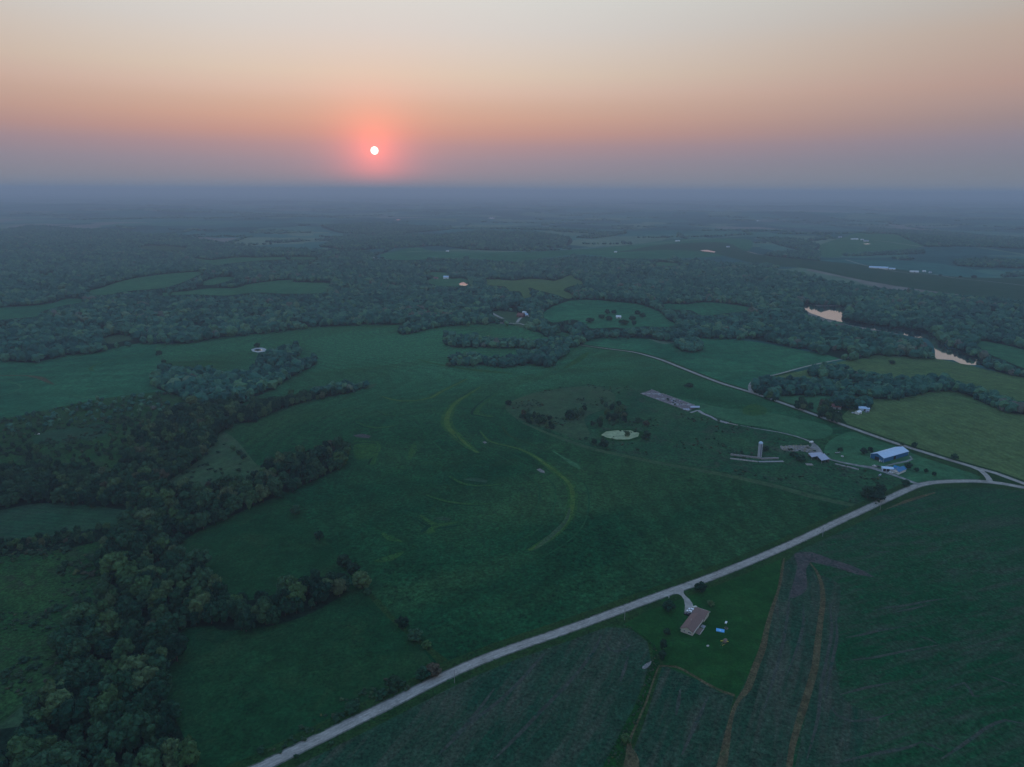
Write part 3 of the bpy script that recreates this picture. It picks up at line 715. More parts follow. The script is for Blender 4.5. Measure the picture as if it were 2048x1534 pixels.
area('grass_patch', 'grass_soft', Z(1448, 640, 3.408, (140, 590), (220, 570), (290, 600), (280, 640), (200, 655), (130, 640)), 'bright green patch beside the right hand road')
area('bare_patch', 'soil', Q((360, 785), (430, 775), (485, 790), (470, 806), (390, 800)), 'bare soil patch above the square terrace')
area('bare_patch', 'bluefield', Q((1110, 1085), (1170, 1075), (1280, 1092), (1270, 1108), (1190, 1100)), 'thin pale patch above the grass crescent')
area('bare_patch', 'bluefield', Q((900, 1350), (970, 1338), (1030, 1350), (1020, 1365), (950, 1362)), 'thin pale patch above the forked crescent')
area('silt_patch', 'mud', Q((1612, 1018), (1635, 1012), (1665, 1028), (1668, 1044), (1640, 1038)), 'pale oval silt patch beside the long terrace', smooth=True)
area('silt_patch', 'mud', Q((1243, 830), (1262, 827), (1275, 836), (1258, 842)), 'tiny pale silt patch left of the long terrace')
# lower right: brown grass strips, waterway, soil
P = lambda *p: Z(1448, 1084, 3.408, *p)
area('bare_patch', 'soil', P((480, 80), (600, 70), (740, 120), (870, 160), (960, 200), (1030, 240), (920, 225), (800, 185), (660, 150), (590, 135), (560, 180), (560, 330), (450, 380), (480, 250), (500, 150)), 'bare turning ground at the head of the soybean field')
ribbon('grass_strip', 'dry_grass', P((410, 110), (395, 200), (370, 330), (330, 450), (290, 600), (265, 720), (215, 850), (160, 1000), (110, 1060), (70, 1130), (40, 1240), (10, 1400), (-20, 1560)), [1, 2, 2, 2.5, 3.2, 4, 4, 4, 2.5, 2, 2.5, 4, 5], 'brown grass strip along the lawn edge')
ribbon('grass_strip', 'dry_grass', P((585, 140), (625, 190), (660, 270), (675, 380), (660, 520), (640, 680), (620, 850), (580, 1000), (535, 1150), (490, 1300), (460, 1420), (440, 1580)), [1.2, 2, 2.8, 3.4, 3.6, 4, 4, 4, 4, 3.4, 3, 3], 'brown grass strip curving through the soybean field')
U = lambda *p: Z(1000, 1084, 3.408, *p)
area('grass_waterway', 'waterway', U((800, 560), (900, 590), (1000, 650), (1060, 720), (1090, 830), (1050, 900), (1020, 1000), (980, 1120), (930, 1230), (870, 1370), (800, 1534), (780, 1700), (640, 1700), (700, 1534), (780, 1380), (850, 1240), (920, 1120), (980, 1000), (1000, 880), (1040, 800), (1040, 720), (980, 650), (900, 600)), 'dark green grassed waterway between two bean fields', smooth=False)
ribbon('grass_strip', 'dry_grass', U((1080, 845), (1200, 850), (1300, 900), (1400, 960), (1520, 1020), (1600, 1045)), [1.2, 2, 2, 2, 2, 2], 'brown grass edge below the lawn')
ribbon('grass_strip', 'dry_grass', U((1080, 850), (1040, 960), (1000, 1080), (940, 1220), (880, 1370), (900, 1480), (880, 1600)), [1, 1, 1.2, 1.2, 2, 7, 8], 'brown grass edge right of the waterway')
area('rock_patch', 'mud', U((970, 850), (1000, 825), (1030, 815), (1025, 835), (1000, 860), (975, 868)), 'pale rock pile ground beside the waterway')
ribbon('grass_strip', 'dry_grass', [(1640, 1078), (1700, 1048), (1760, 1020), (1820, 1000), (1870, 985)], [2, 4, 4, 4, 2], 'brown grass line beside the road at right')
for pts in (P((1010, 470), (1120, 445), (1250, 430), (1400, 400), (1520, 385)), P((860, 805), (1000, 790), (1100, 770), (1280, 735), (1470, 700)), P((790, 1040), (900, 1010), (1000, 985), (1160, 955)),
            P((720, 1110), (770, 1180), (860, 1220), (1000, 1208), (1160, 1165)), P((830, 650), (950, 630), (1050, 605), (1260, 570)), P((740, 1510), (1000, 1450), (1250, 1400), (1350, 1360)), P((1350, 1360), (1420, 1390), (1500, 1425)),
            P((1480, 1480), (1600, 1400), (1700, 1330), (1800, 1260), (1920, 1215), (2060, 1240)), P((1520, 1000), (1640, 960), (1700, 1050), (1740, 1050)), P((1780, 900), (1880, 940), (2000, 980)), P((1000, 60), (1080, 70), (1130, 62)),
            P((1330, 640), (1400, 665), (1450, 690)), P((720, 420), (735, 600), (700, 800), (660, 1000), (640, 1200), (560, 1500)), P((760, 500), (770, 650), (730, 850), (690, 1080)), P((450, 330), (430, 520), (395, 720), (340, 920), (270, 1150)),
            P((540, 420), (540, 560), (500, 720), (430, 900)), P((1150, 480), (1300, 450), (1420, 420))):
    ribbon('wheel_track', 'track_soil', pts, [0.6] + [1.8] * (len(pts) - 2) + [0.6], 'faint pale tractor line across the soybean field')
for pts in (U((690, 640), (640, 740), (560, 850), (430, 1000), (300, 1130), (120, 1320), (-40, 1480)), U((720, 690), (745, 735), (800, 745), (860, 725), (880, 700), (840, 680)), U((875, 780), (850, 860), (820, 950)), U((1230, 1000), (1215, 1100), (1200, 1180)),
            U((1420, 1050), (1330, 1250), (1240, 1450)), U((300, 760), (180, 900), (20, 1060), (-160, 1200), (-340, 1330)), U((-40, 1000), (-150, 1150), (-300, 1330), (-420, 1450))):
    ribbon('wheel_track', 'track_soil', pts, [0.8] + [2.2] * (len(pts) - 2) + [0.8], 'faint pale tractor line in the thin soybean field')
# verges and roads
ribbon('verge', 'verge', MAINR, 21, 'grassy verges of the main gravel road')
RIGHTR = [(2120, 990), (2048, 967), (1991, 946), (1947, 934), (1815, 894), (1741, 869), (1650, 836.5), (1565, 806), (1501, 784), (1448, 768), (1411, 754.5), (1367, 737), (1323, 719.5), (1293, 710.5), (1264, 703.5), (1205, 696), (1161, 690)]
ribbon('verge', 'verge', RIGHTR, 17, 'grassy verges of the right hand gravel road')
ribbon('road_shoulder', 'shoulder', MAINR + [(1865, 965), (1917, 962), (1961, 962.5), (2005, 967), (2048, 975), (2120, 985)], 8.4, 'patchy gravel shoulders of the main gravel road')
ribbon('road_shoulder', 'shoulder', RIGHTR, [7.4] * 13 + [6.5, 4.6, 3.2, 2.2], 'patchy gravel shoulders of the right hand gravel road')
ribbon('gravel_road', 'gravel', RIGHTR, [5.6] * 13 + [5.2, 3.6, 2.4, 1.6], 'pale gravel road running from the right edge up to the trees')
ribbon('gravel_road', 'gravel', MAINR + [(1865, 965), (1917, 962), (1961, 962.5), (2005, 967), (2048, 975), (2120, 985)], 6.4, 'main pale gravel road crossing the foreground')
for o_ in (-1.15, 1.15):
    ribbon('wheel_track', 'gravel_track', MAINR + [(1865, 965), (1917, 962), (1961, 962.5)], 0.95, 'pale wheel track worn along the main gravel road', off=o_)
ribbon('gravel_road', 'gravel', [(1943, 933), (1962, 941), (1973, 951), (1978, 958), (1980, 964)], 5.6, 'short curved gravel link at the road junction')
ribbon('gravel_road', 'gravel', [(1503, 785), (1499, 776), (1502, 766), (1515, 758), (1560, 747), (1620, 731), (1700, 715), (1740, 708.5), (1768, 706.5), (1800, 708.5)], [7, 4.5, 4.2, 4, 3.8, 3.6, 3.4, 3.2, 3, 1.5], 'narrow gravel lane leaving the road towards the river')
ribbon('gravel_road', 'gravel', [(1664, 838), (1653, 836)], 6, 'short gravel turnout of the roadside homestead')
ribbon('driveway', 'track', Z(1540, 860, 6.4, (1930, 705), (1860, 680), (1700, 618), (1500, 545), (1300, 480), (1150, 458), (950, 420), (780, 378), (660, 310), (600, 240), (530, 155), (330, 80), (100, 25), (-180, -20), (-380, -60)), [8, 5, 4.6, 6, 8, 5, 4, 4, 5, 8, 3.5, 2.6, 2.2, 2, 1.2], 'farm driveway past the sheds up to the old yard')
area('farm_yard', 'track', Z(1540, 860, 6.4, (520, 200), (600, 190), (640, 240), (660, 300), (600, 300), (540, 260)), 'bare gravel yard at the head of the driveway')
area('rubble_yard', 'mud', Z(1540, 860, 6.4, (130, 210), (220, 205), (300, 195), (420, 200), (480, 190), (560, 250), (600, 300), (480, 285), (400, 270), (280, 275), (180, 265), (140, 240)), 'rubble strewn ground left of the driveway head')
ribbon('driveway', 'track', Z(1540, 860, 6.4, (1480, 460), (1600, 430), (1750, 400), (1820, 370), (1790, 330)), [2, 3, 3, 2.5, 1.5], 'faint wheel track around the blue barn')
area('driveway', 'gravel', Z(1320, 1160, 10.23, (260, 235), (300, 285), (370, 285), (435, 320), (490, 400), (512, 520), (500, 660), (580, 705), (640, 640), (690, 560), (660, 470), (600, 390), (520, 320), (482, 265), (485, 190), (400, 200)), 'flared gravel driveway of the ranch house')
for pts, w, lb in [([(1690, 519), (1720, 528), (1745, 534), (1775, 540), (1815, 546), (1870, 549), (1910, 556), (1970, 562), (2050, 571), (2120, 580)], 6, 'distant gravel road at the right'),
                   ([(812, 504), (865, 502), (900, 504), (1024, 503), (1110, 500), (1200, 494), (1290, 488), (1380, 480), (1480, 472)], 7, 'distant pale road along the level field'),
                   ([(735, 511), (745, 514), (760, 519)], 12, 'short piece of pale road among the trees'),
                   ([(675, 552), (700, 556), (735, 558), (770, 559), (805, 561)], 6, 'forest road left of the white farmhouse'),
                   ([(1000, 646), (1040, 647), (1050, 650)], 7, 'pale lane end beside the corn hilltop'),
                   ([(984, 626), (995, 632), (1006, 637)], 7, 'pale lane piece in the trees'),
                   ([(1034, 645), (1040, 637), (1050, 632), (1058, 628)], 6, 'farm lane to the red barn'),
                   ([(1748, 481), (1800, 487), (1850, 494)], 8, 'faint distant lane at the right')]:
    ribbon('gravel_road', 'gravel', pts, w, lb, clear=True)
# ------------------------------------------------------------------ build the ground as one triangulated sheet split by land cover
def inside(poly, x, y):
    """even-odd test, vectorised over points"""
    x = np.asarray(x); y = np.asarray(y)
    res = np.zeros(x.shape, bool)
    lo = poly.min(0); hi = poly.max(0)
    k = np.nonzero((x >= lo[0]) & (x <= hi[0]) & (y >= lo[1]) & (y <= hi[1]))[0]
    if len(k) == 0:
        return res
    px, py = x[k], y[k]
    c = np.zeros(len(k), bool)
    ax, ay = poly[:, 0], poly[:, 1]
    bx, by = np.roll(ax, -1), np.roll(ay, -1)
    for i in range(len(poly)):
        if ay[i] == by[i]:
            continue
        m = (ay[i] > py) != (by[i] > py)
        c ^= m & (px < (bx[i] - ax[i]) * (py - ay[i]) / (by[i] - ay[i]) + ax[i])
    res[k] = c
    return res


FARD = 46000.0
pts = []
D = 130.0
row = 0
while D < FARD:
    step = np.clip(0.022, 6.0 / D, 0.022) if D > 280 else 0.03
    na = int(1.96 / step)
    a = np.linspace(-0.98, 0.98, na) + (0.5 * step if row % 2 else 0) + rng.uniform(-0.2, 0.2, na) * step
    d = D * (1 + rng.uniform(-0.2, 0.2, na) * 0.02)
    pts.append(np.stack([d * np.sin(a), d * np.cos(a)], 1))
    D *= 1.021
    row += 1
pts.append(np.array([(FARD * math.sin(a), FARD * math.cos(a)) for a in np.linspace(-1.0, 1.0, 160)]))
pts.append(np.array([(-160.0, -20), (160, -20), (0, -20), (-300, -60), (300, -60), (0, 70), (-70, 60), (70, 60)]))
pts = np.concatenate(pts)
verts2 = [Vector(p) for p in pts]
edges = []
for rg in REG:
    b = len(verts2)
    pl = rg['poly']
    keep = np.linalg.norm(pl - np.roll(pl, 1, 0), axis=1) > 0.02
    pl = pl[keep]
    rg['poly'] = pl
    verts2 += [Vector(p) for p in pl]
    n = len(pl)
    edges += [(b + i, b + (i + 1) % n) for i in range(n)]
cv, ce, cf, _, _, _ = delaunay_2d_cdt(verts2, edges, [], 0, 1e-3, False)
VX = np.array([(v.x, v.y) for v in cv])
F = np.array([tuple(f) for f in cf], int)
VZ = height(VX[:, 0], VX[:, 1])
cen = VX[F].mean(1)
reg = np.full(len(F), -1)
for i, rg in enumerate(REG):
    reg[inside(rg['poly'], cen[:, 0], cen[:, 1])] = i
# a sliver test: upward winding
e1 = VX[F[:, 1]] - VX[F[:, 0]]; e2 = VX[F[:, 2]] - VX[F[:, 0]]
flip = (e1[:, 0] * e2[:, 1] - e1[:, 1] * e2[:, 0]) < 0
F[flip] = F[flip][:, ::-1]


def mesh_from(name, V, Fc, mats, mat_idx=None, smooth=False):
    me = bpy.data.meshes.new(name)
    V = np.asarray(V, np.float32); Fc = np.asarray(Fc, np.int32)
    me.vertices.add(len(V)); me.vertices.foreach_set('co', V.ravel())
    k = Fc.shape[1]
    me.loops.add(len(Fc) * k); me.loops.foreach_set('vertex_index', Fc.ravel())
    me.polygons.add(len(Fc)); me.polygons.foreach_set('loop_start', np.arange(0, len(Fc) * k, k, dtype=np.int32))
    for m in mats:
        me.materials.append(m)
    if mat_idx is not None:
        me.polygons.foreach_set('material_index', np.asarray(mat_idx, np.int32))
    me.polygons.foreach_set('use_smooth', np.full(len(Fc), bool(smooth)))
    me.update(calc_edges=True)
    return me


def obj(name, me, parent=None):
    o = bpy.data.objects.new(name, me)
    COL.objects.link(o)
    if parent is not None:
        o.parent = parent
    return o


def tag(o, label=None, cat=None, group=None, kind=None):
    if label: o['label'] = label
    if cat: o['category'] = cat
    if group: o['group'] = group
    if kind: o['kind'] = kind
    return o


def sheet(name, faces, mat, label, kind='structure', cat=None, zover=None):
    u, inv = np.unique(faces.ravel(), return_inverse=True)
    z = VZ[u].copy()
    if zover is not None:
        z[:] = zover
    me = mesh_from(name, np.column_stack([VX[u], z]), inv.reshape(-1, 3), [M[mat]], smooth=True)
    o = obj(name, me)
    return tag(o, label, cat or name.replace('_', ' '), None, kind)


sheet('terrain', F[reg == -1], 'farmland', 'rolling patchwork farmland reaching to the hazy horizon')
done = {}
for i, rg in enumerate(REG):
    fs = F[reg == i]
    if rg['label'] is None:
        done.setdefault((rg['name'], rg['mat']), []).append(fs)
        continue
    if len(fs):
        sheet(rg['name'], fs, rg['mat'], rg['label'], zover=rg['level'] if isinstance(rg['level'], float) else None)
for (nm, mt), fl in done.items():
    fs = np.concatenate(fl)
    if len(fs):
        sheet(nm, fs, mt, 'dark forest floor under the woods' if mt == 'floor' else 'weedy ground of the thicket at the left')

# ------------------------------------------------------------------ trees
def leaf_mat(name, attr=None, stops=None):
    m, t, bs = new_mat(name)
    if attr:
        a = t.n('ShaderNodeAttribute')
        a.attribute_name = attr
        fac = a.outputs['Fac']
    else:
        fac = t.n('ShaderNodeObjectInfo').outputs['Random']
    stops = stops or [(0.0, (0.006, 0.036, 0.022)), (0.3, (0.012, 0.057, 0.032)), (0.55, (0.022, 0.076, 0.039)), (0.75, (0.036, 0.094, 0.048)), (0.88, (0.052, 0.118, 0.042)), (0.96, (0.078, 0.132, 0.060)), (1.0, (0.072, 0.064, 0.044))]
    col = t.ramp(fac, stops)
    p = geo_pos(t)
    n = t.noise(p, 0.45, 3, 0.7)
    col = t.mix(1.0, col, t.ramp(n, [(0.3, (0.62, 0.66, 0.7)), (0.5, (1.0,) * 3), (0.7, (1.45, 1.38, 1.2))]), 'MULTIPLY')
    t.put(bs.inputs['Base Color'], col)
    bs.inputs['Roughness'].default_value = 0.75
    bs.inputs['Specular IOR Level'].default_value = 0.05
    return m


M['leaf'] = leaf_mat('tree_leaves')
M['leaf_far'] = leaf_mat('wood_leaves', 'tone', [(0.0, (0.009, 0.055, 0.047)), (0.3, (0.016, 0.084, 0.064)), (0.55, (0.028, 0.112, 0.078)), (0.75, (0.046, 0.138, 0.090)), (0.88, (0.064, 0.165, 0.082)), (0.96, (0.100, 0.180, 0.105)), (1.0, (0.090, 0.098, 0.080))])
M['leaf_pale'] = leaf_mat('pale_leaves', None, [(0, (0.050, 0.095, 0.036)), (0.5, (0.062, 0.105, 0.050)), (1, (0.070, 0.115, 0.042))])
M['leaf_dark'] = leaf_mat('dark_leaves', None, [(0, (0.010, 0.042, 0.025)), (1, (0.017, 0.056, 0.029))])
M['leaf_shrub'] = leaf_mat('shrub_leaves', None, [(0, (0.012, 0.052, 0.028)), (0.5, (0.026, 0.070, 0.036)), (0.8, (0.042, 0.082, 0.038)), (0.93, (0.062, 0.066, 0.044)), (1, (0.078, 0.100, 0.036))])
M['bark'] = plain('bark', (0.06, 0.05, 0.042), 0.9, var=0.4, scale=3)

_bm = bmesh.new(); bmesh.ops.create_icosphere(_bm, subdivisions=1, radius=1); ICO0 = (np.array([v.co[:] for v in _bm.verts]), np.array([[v.index for v in f.verts] for f in _bm.faces])); _bm.free()
_bm = bmesh.new(); bmesh.ops.create_icosphere(_bm, subdivisions=2, radius=1); ICO1 = (np.array([v.co[:] for v in _bm.verts]), np.array([[v.index for v in f.verts] for f in _bm.faces])); _bm.free()


def crown_arrays(rs, lumps=30, leaves=700, flat=1.0):
    """a broadleaf crown in a unit frame: radius about 1, from z = 0 to 2; lumps of foliage with gaps, rough skin, loose leaf sprays"""
    V, Fc, base = [], [], 0
    skin = []
    cents = []
    for i in range(lumps):
        th = rs.uniform(0, 2 * math.pi)
        zz = rs.uniform(-0.75, 0.95)
        rr = math.sqrt(max(0.02, 1 - zz * zz * 0.9)) * rs.uniform(0.40, 0.92)
        c = np.array([rr * math.cos(th), rr * math.sin(th), 1.0 + 0.78 * zz * flat])
        r = rs.uniform(0.16, 0.40)
        cents.append((c, r))
    cents.append((np.array([rs.uniform(-.15, .15), rs.uniform(-.15, .15), 0.95]), 0.55))
    for c, r in cents:
        v = ICO1[0] * (r * (1 + rs.normal(0, 0.17, (len(ICO1[0]), 1)))) * np.array([1, 1, 0.85])
        V.append(v + c); Fc.append(ICO1[1] + base); base += len(v)
    for i in range(leaves):
        c, r = cents[rs.integers(0, len(cents) - 1)]
        d = rs.normal(0, 1, 3); d[2] = abs(d[2]) * 0.8 + 0.05 * d[2]; d /= np.linalg.norm(d)
        p = c + d * r * rs.uniform(0.95, 1.28)
        s = rs.uniform(0.04, 0.10)
        a = rs.normal(0, 1, 3); a /= np.linalg.norm(a)
        b = np.cross(a, rs.normal(0, 1, 3)); b /= np.linalg.norm(b)
        V.append(np.array([p + a * s, p - a * s * 0.5 + b * s, p - a * s * 0.5 - b * s])); Fc.append(np.array([[0, 1, 2]]) + base); base += 3
    return np.concatenate(V), np.concatenate(Fc)


def trunk_arrays(rs):
    """tapered trunk and four limbs in the same frame"""
    V, Fc = [], []
    base = 0

    def limb(p0, p1, r0, r1, n=6):
        nonlocal base
        p0 = np.array(p0, float); p1 = np.array(p1, float)
        d = p1 - p0; d /= np.linalg.norm(d)
        a = np.cross(d, (0.31, 0.9, 0.2)); a /= np.linalg.norm(a)
        b = np.cross(d, a)
        ring = [np.array([p + r * (math.cos(2 * math.pi * k / n) * a + math.sin(2 * math.pi * k / n) * b) for k in range(n)]) for p, r in ((p0, r0), (p1, r1))]
        V.append(np.concatenate(ring))
        Fc.append(np.array([[base + k, base + (k + 1) % n, base + n + (k + 1) % n] for k in range(n)] + [[base + k, base + n + (k + 1) % n, base + n + k] for k in range(n)]))
        base += 2 * n
    limb((0, 0, -0.12), (0.02, 0.01, 0.62), 0.075, 0.05)
    for k in range(4):
        a = k * 1.57 + rs.uniform(-0.4, 0.4)
        limb((0.02, 0.01, 0.5), (0.5 * math.cos(a), 0.5 * math.sin(a), rs.uniform(1.0, 1.5)), 0.04, 0.012)
    return np.concatenate(V), np.concatenate(Fc)


NPROTO = 8
PROTO = []
for k in range(NPROTO):
    rs = np.random.default_rng(100 + k)
    cv_, cf_ = crown_arrays(rs, lumps=int(rs.integers(24, 36)), leaves=1000, flat=rs.uniform(0.85, 1.12))
    tv_, tf_ = trunk_arrays(rs)
    PROTO.append(dict(crown=mesh_from('crown', cv_, cf_, [M['leaf']]), trunk=mesh_from('trunk', tv_, tf_, [M['bark']]), cv=cv_, cf=cf_, tv=tv_, tf=tf_))
PROTO_ALT = {}


def crown_mesh(k, mat):
    if mat == 'leaf':
        return PROTO[k]['crown']
    if (k, mat) not in PROTO_ALT:
        me = PROTO[k]['crown'].copy(); me.materials.clear(); me.materials.append(M[mat])
        PROTO_ALT[(k, mat)] = me
    return PROTO_ALT[(k, mat)]


SHRUBP = []
for k in range(4):
    rs = np.random.default_rng(300 + k)
    sv, sf = crown_arrays(rs, lumps=12, leaves=220)
    sv = sv * np.array([1, 1, 0.62]) - np.array([0, 0, 0.12])
    SHRUBP.append(mesh_from('shrub', sv, sf, [M['leaf_shrub']]))


def add_tree(x, y, h, r, label, group=None, mat='leaf', name='deciduous_tree', cat='tree', z=None):
    k = int(rng.integers(0, NPROTO))
    e = bpy.data.objects.new(name, None)
    COL.objects.link(e)
    e.empty_display_size = 1
    e.location = (x, y, float(height(x, y)) if z is None else z)
    e.rotation_euler = (0, 0, rng.uniform(0, 6.28))
    e.scale = (r, r, h / 2.0)
    tag(e, label, cat, group)
    obj('trunk', PROTO[k]['trunk'], e)
    obj('crown', crown_mesh(k, mat), e)
    return e


def add_shrub(x, y, r, label, group=None, mat='leaf_shrub'):
    me = SHRUBP[int(rng.integers(0, 4))]
    if mat != 'leaf_shrub':
        key = (me.name, mat)
        if key not in PROTO_ALT:
            m2 = me.copy(); m2.materials.clear(); m2.materials.append(M[mat]); PROTO_ALT[key] = m2
        me = PROTO_ALT[key]
    o = obj('shrub', me)
    o.location = (x, y, float(height(x, y)))
    o.rotation_euler = (0, 0, rng.uniform(0, 6.28))
    o.scale = (r, r, r * rng.uniform(0.8, 1.2))
    return tag(o, label, 'shrub', group)


def to_pix(x, y, z):
    v = np.stack([x, y, z - CAM_H], -1)
    w_ = v @ _f
    return CX + FPX * (v @ _r) / w_, CY - FPX * (v @ _u) / w_


CLEAR = [rg['poly'] for rg in REG if rg['clear']]
near_t, mid_t, far_t = [], [], []
for wd in WOODS:
    pl = wd['poly']; s = wd['spacing']
    lo, hi = pl.min(0), pl.max(0)
    gx, gy = np.meshgrid(np.arange(lo[0], hi[0], s), np.arange(lo[1], hi[1], s))
    gx = gx.ravel() + rng.uniform(-0.42, 0.42, gx.size) * s
    gy = gy.ravel() + rng.uniform(-0.42, 0.42, gy.size) * s
    ok = inside(pl, gx, gy) & (gy > 60) & (np.abs(np.arctan2(gx, gy)) < 0.86)
    gx, gy = gx[ok], gy[ok]
    ok = np.ones(len(gx), bool)
    for c in CLEAR:
        ok &= ~inside(c, gx, gy)
    gx, gy = gx[ok], gy[ok]
    h = rng.uniform(*wd['h'], len(gx)) * rng.choice([1, 1, 1.25, 1.1, 0.7, 0.85], len(gx))
    ok = np.ones(len(gx), bool)
    if wd['spacing'] > 10:
        ok &= (np.sin(gx / 37.0 + 1.9 * np.sin(gy / 29.0)) + np.sin(gy / 43.0 + 1.7 * np.sin(gx / 33.0))) < 1.55
    for fr_ in (0.95, 0.55):
        ux, uy = to_pix(gx, gy, height(gx, gy) + fr_ * h)
        for c in VIEWCLEAR:
            ok &= ~inside(c, ux, uy)
    gx, gy, h = gx[ok], gy[ok], h[ok]
    Dm = np.hypot(gx, gy)
    tn = rng.uniform(wd['tone'][0], wd['tone'][1], len(gx))
    tn = np.clip(tn * 0.8 + 0.1 + 0.22 * np.sin(gx / 61.0 + 2.0 * np.sin(gy / 47.0)) * np.sin(gy / 83.0 + 1.5 * np.sin(gx / 71.0)), 0, 1)
    for X_, Y_, H_, D_, T_ in zip(gx, gy, h, Dm, tn):
        (near_t if D_ < 1000 else mid_t if D_ < 1900 else far_t).append((X_, Y_, H_, T_, wd))
near_t.sort(key=lambda q: math.hypot(q[0], q[1]))

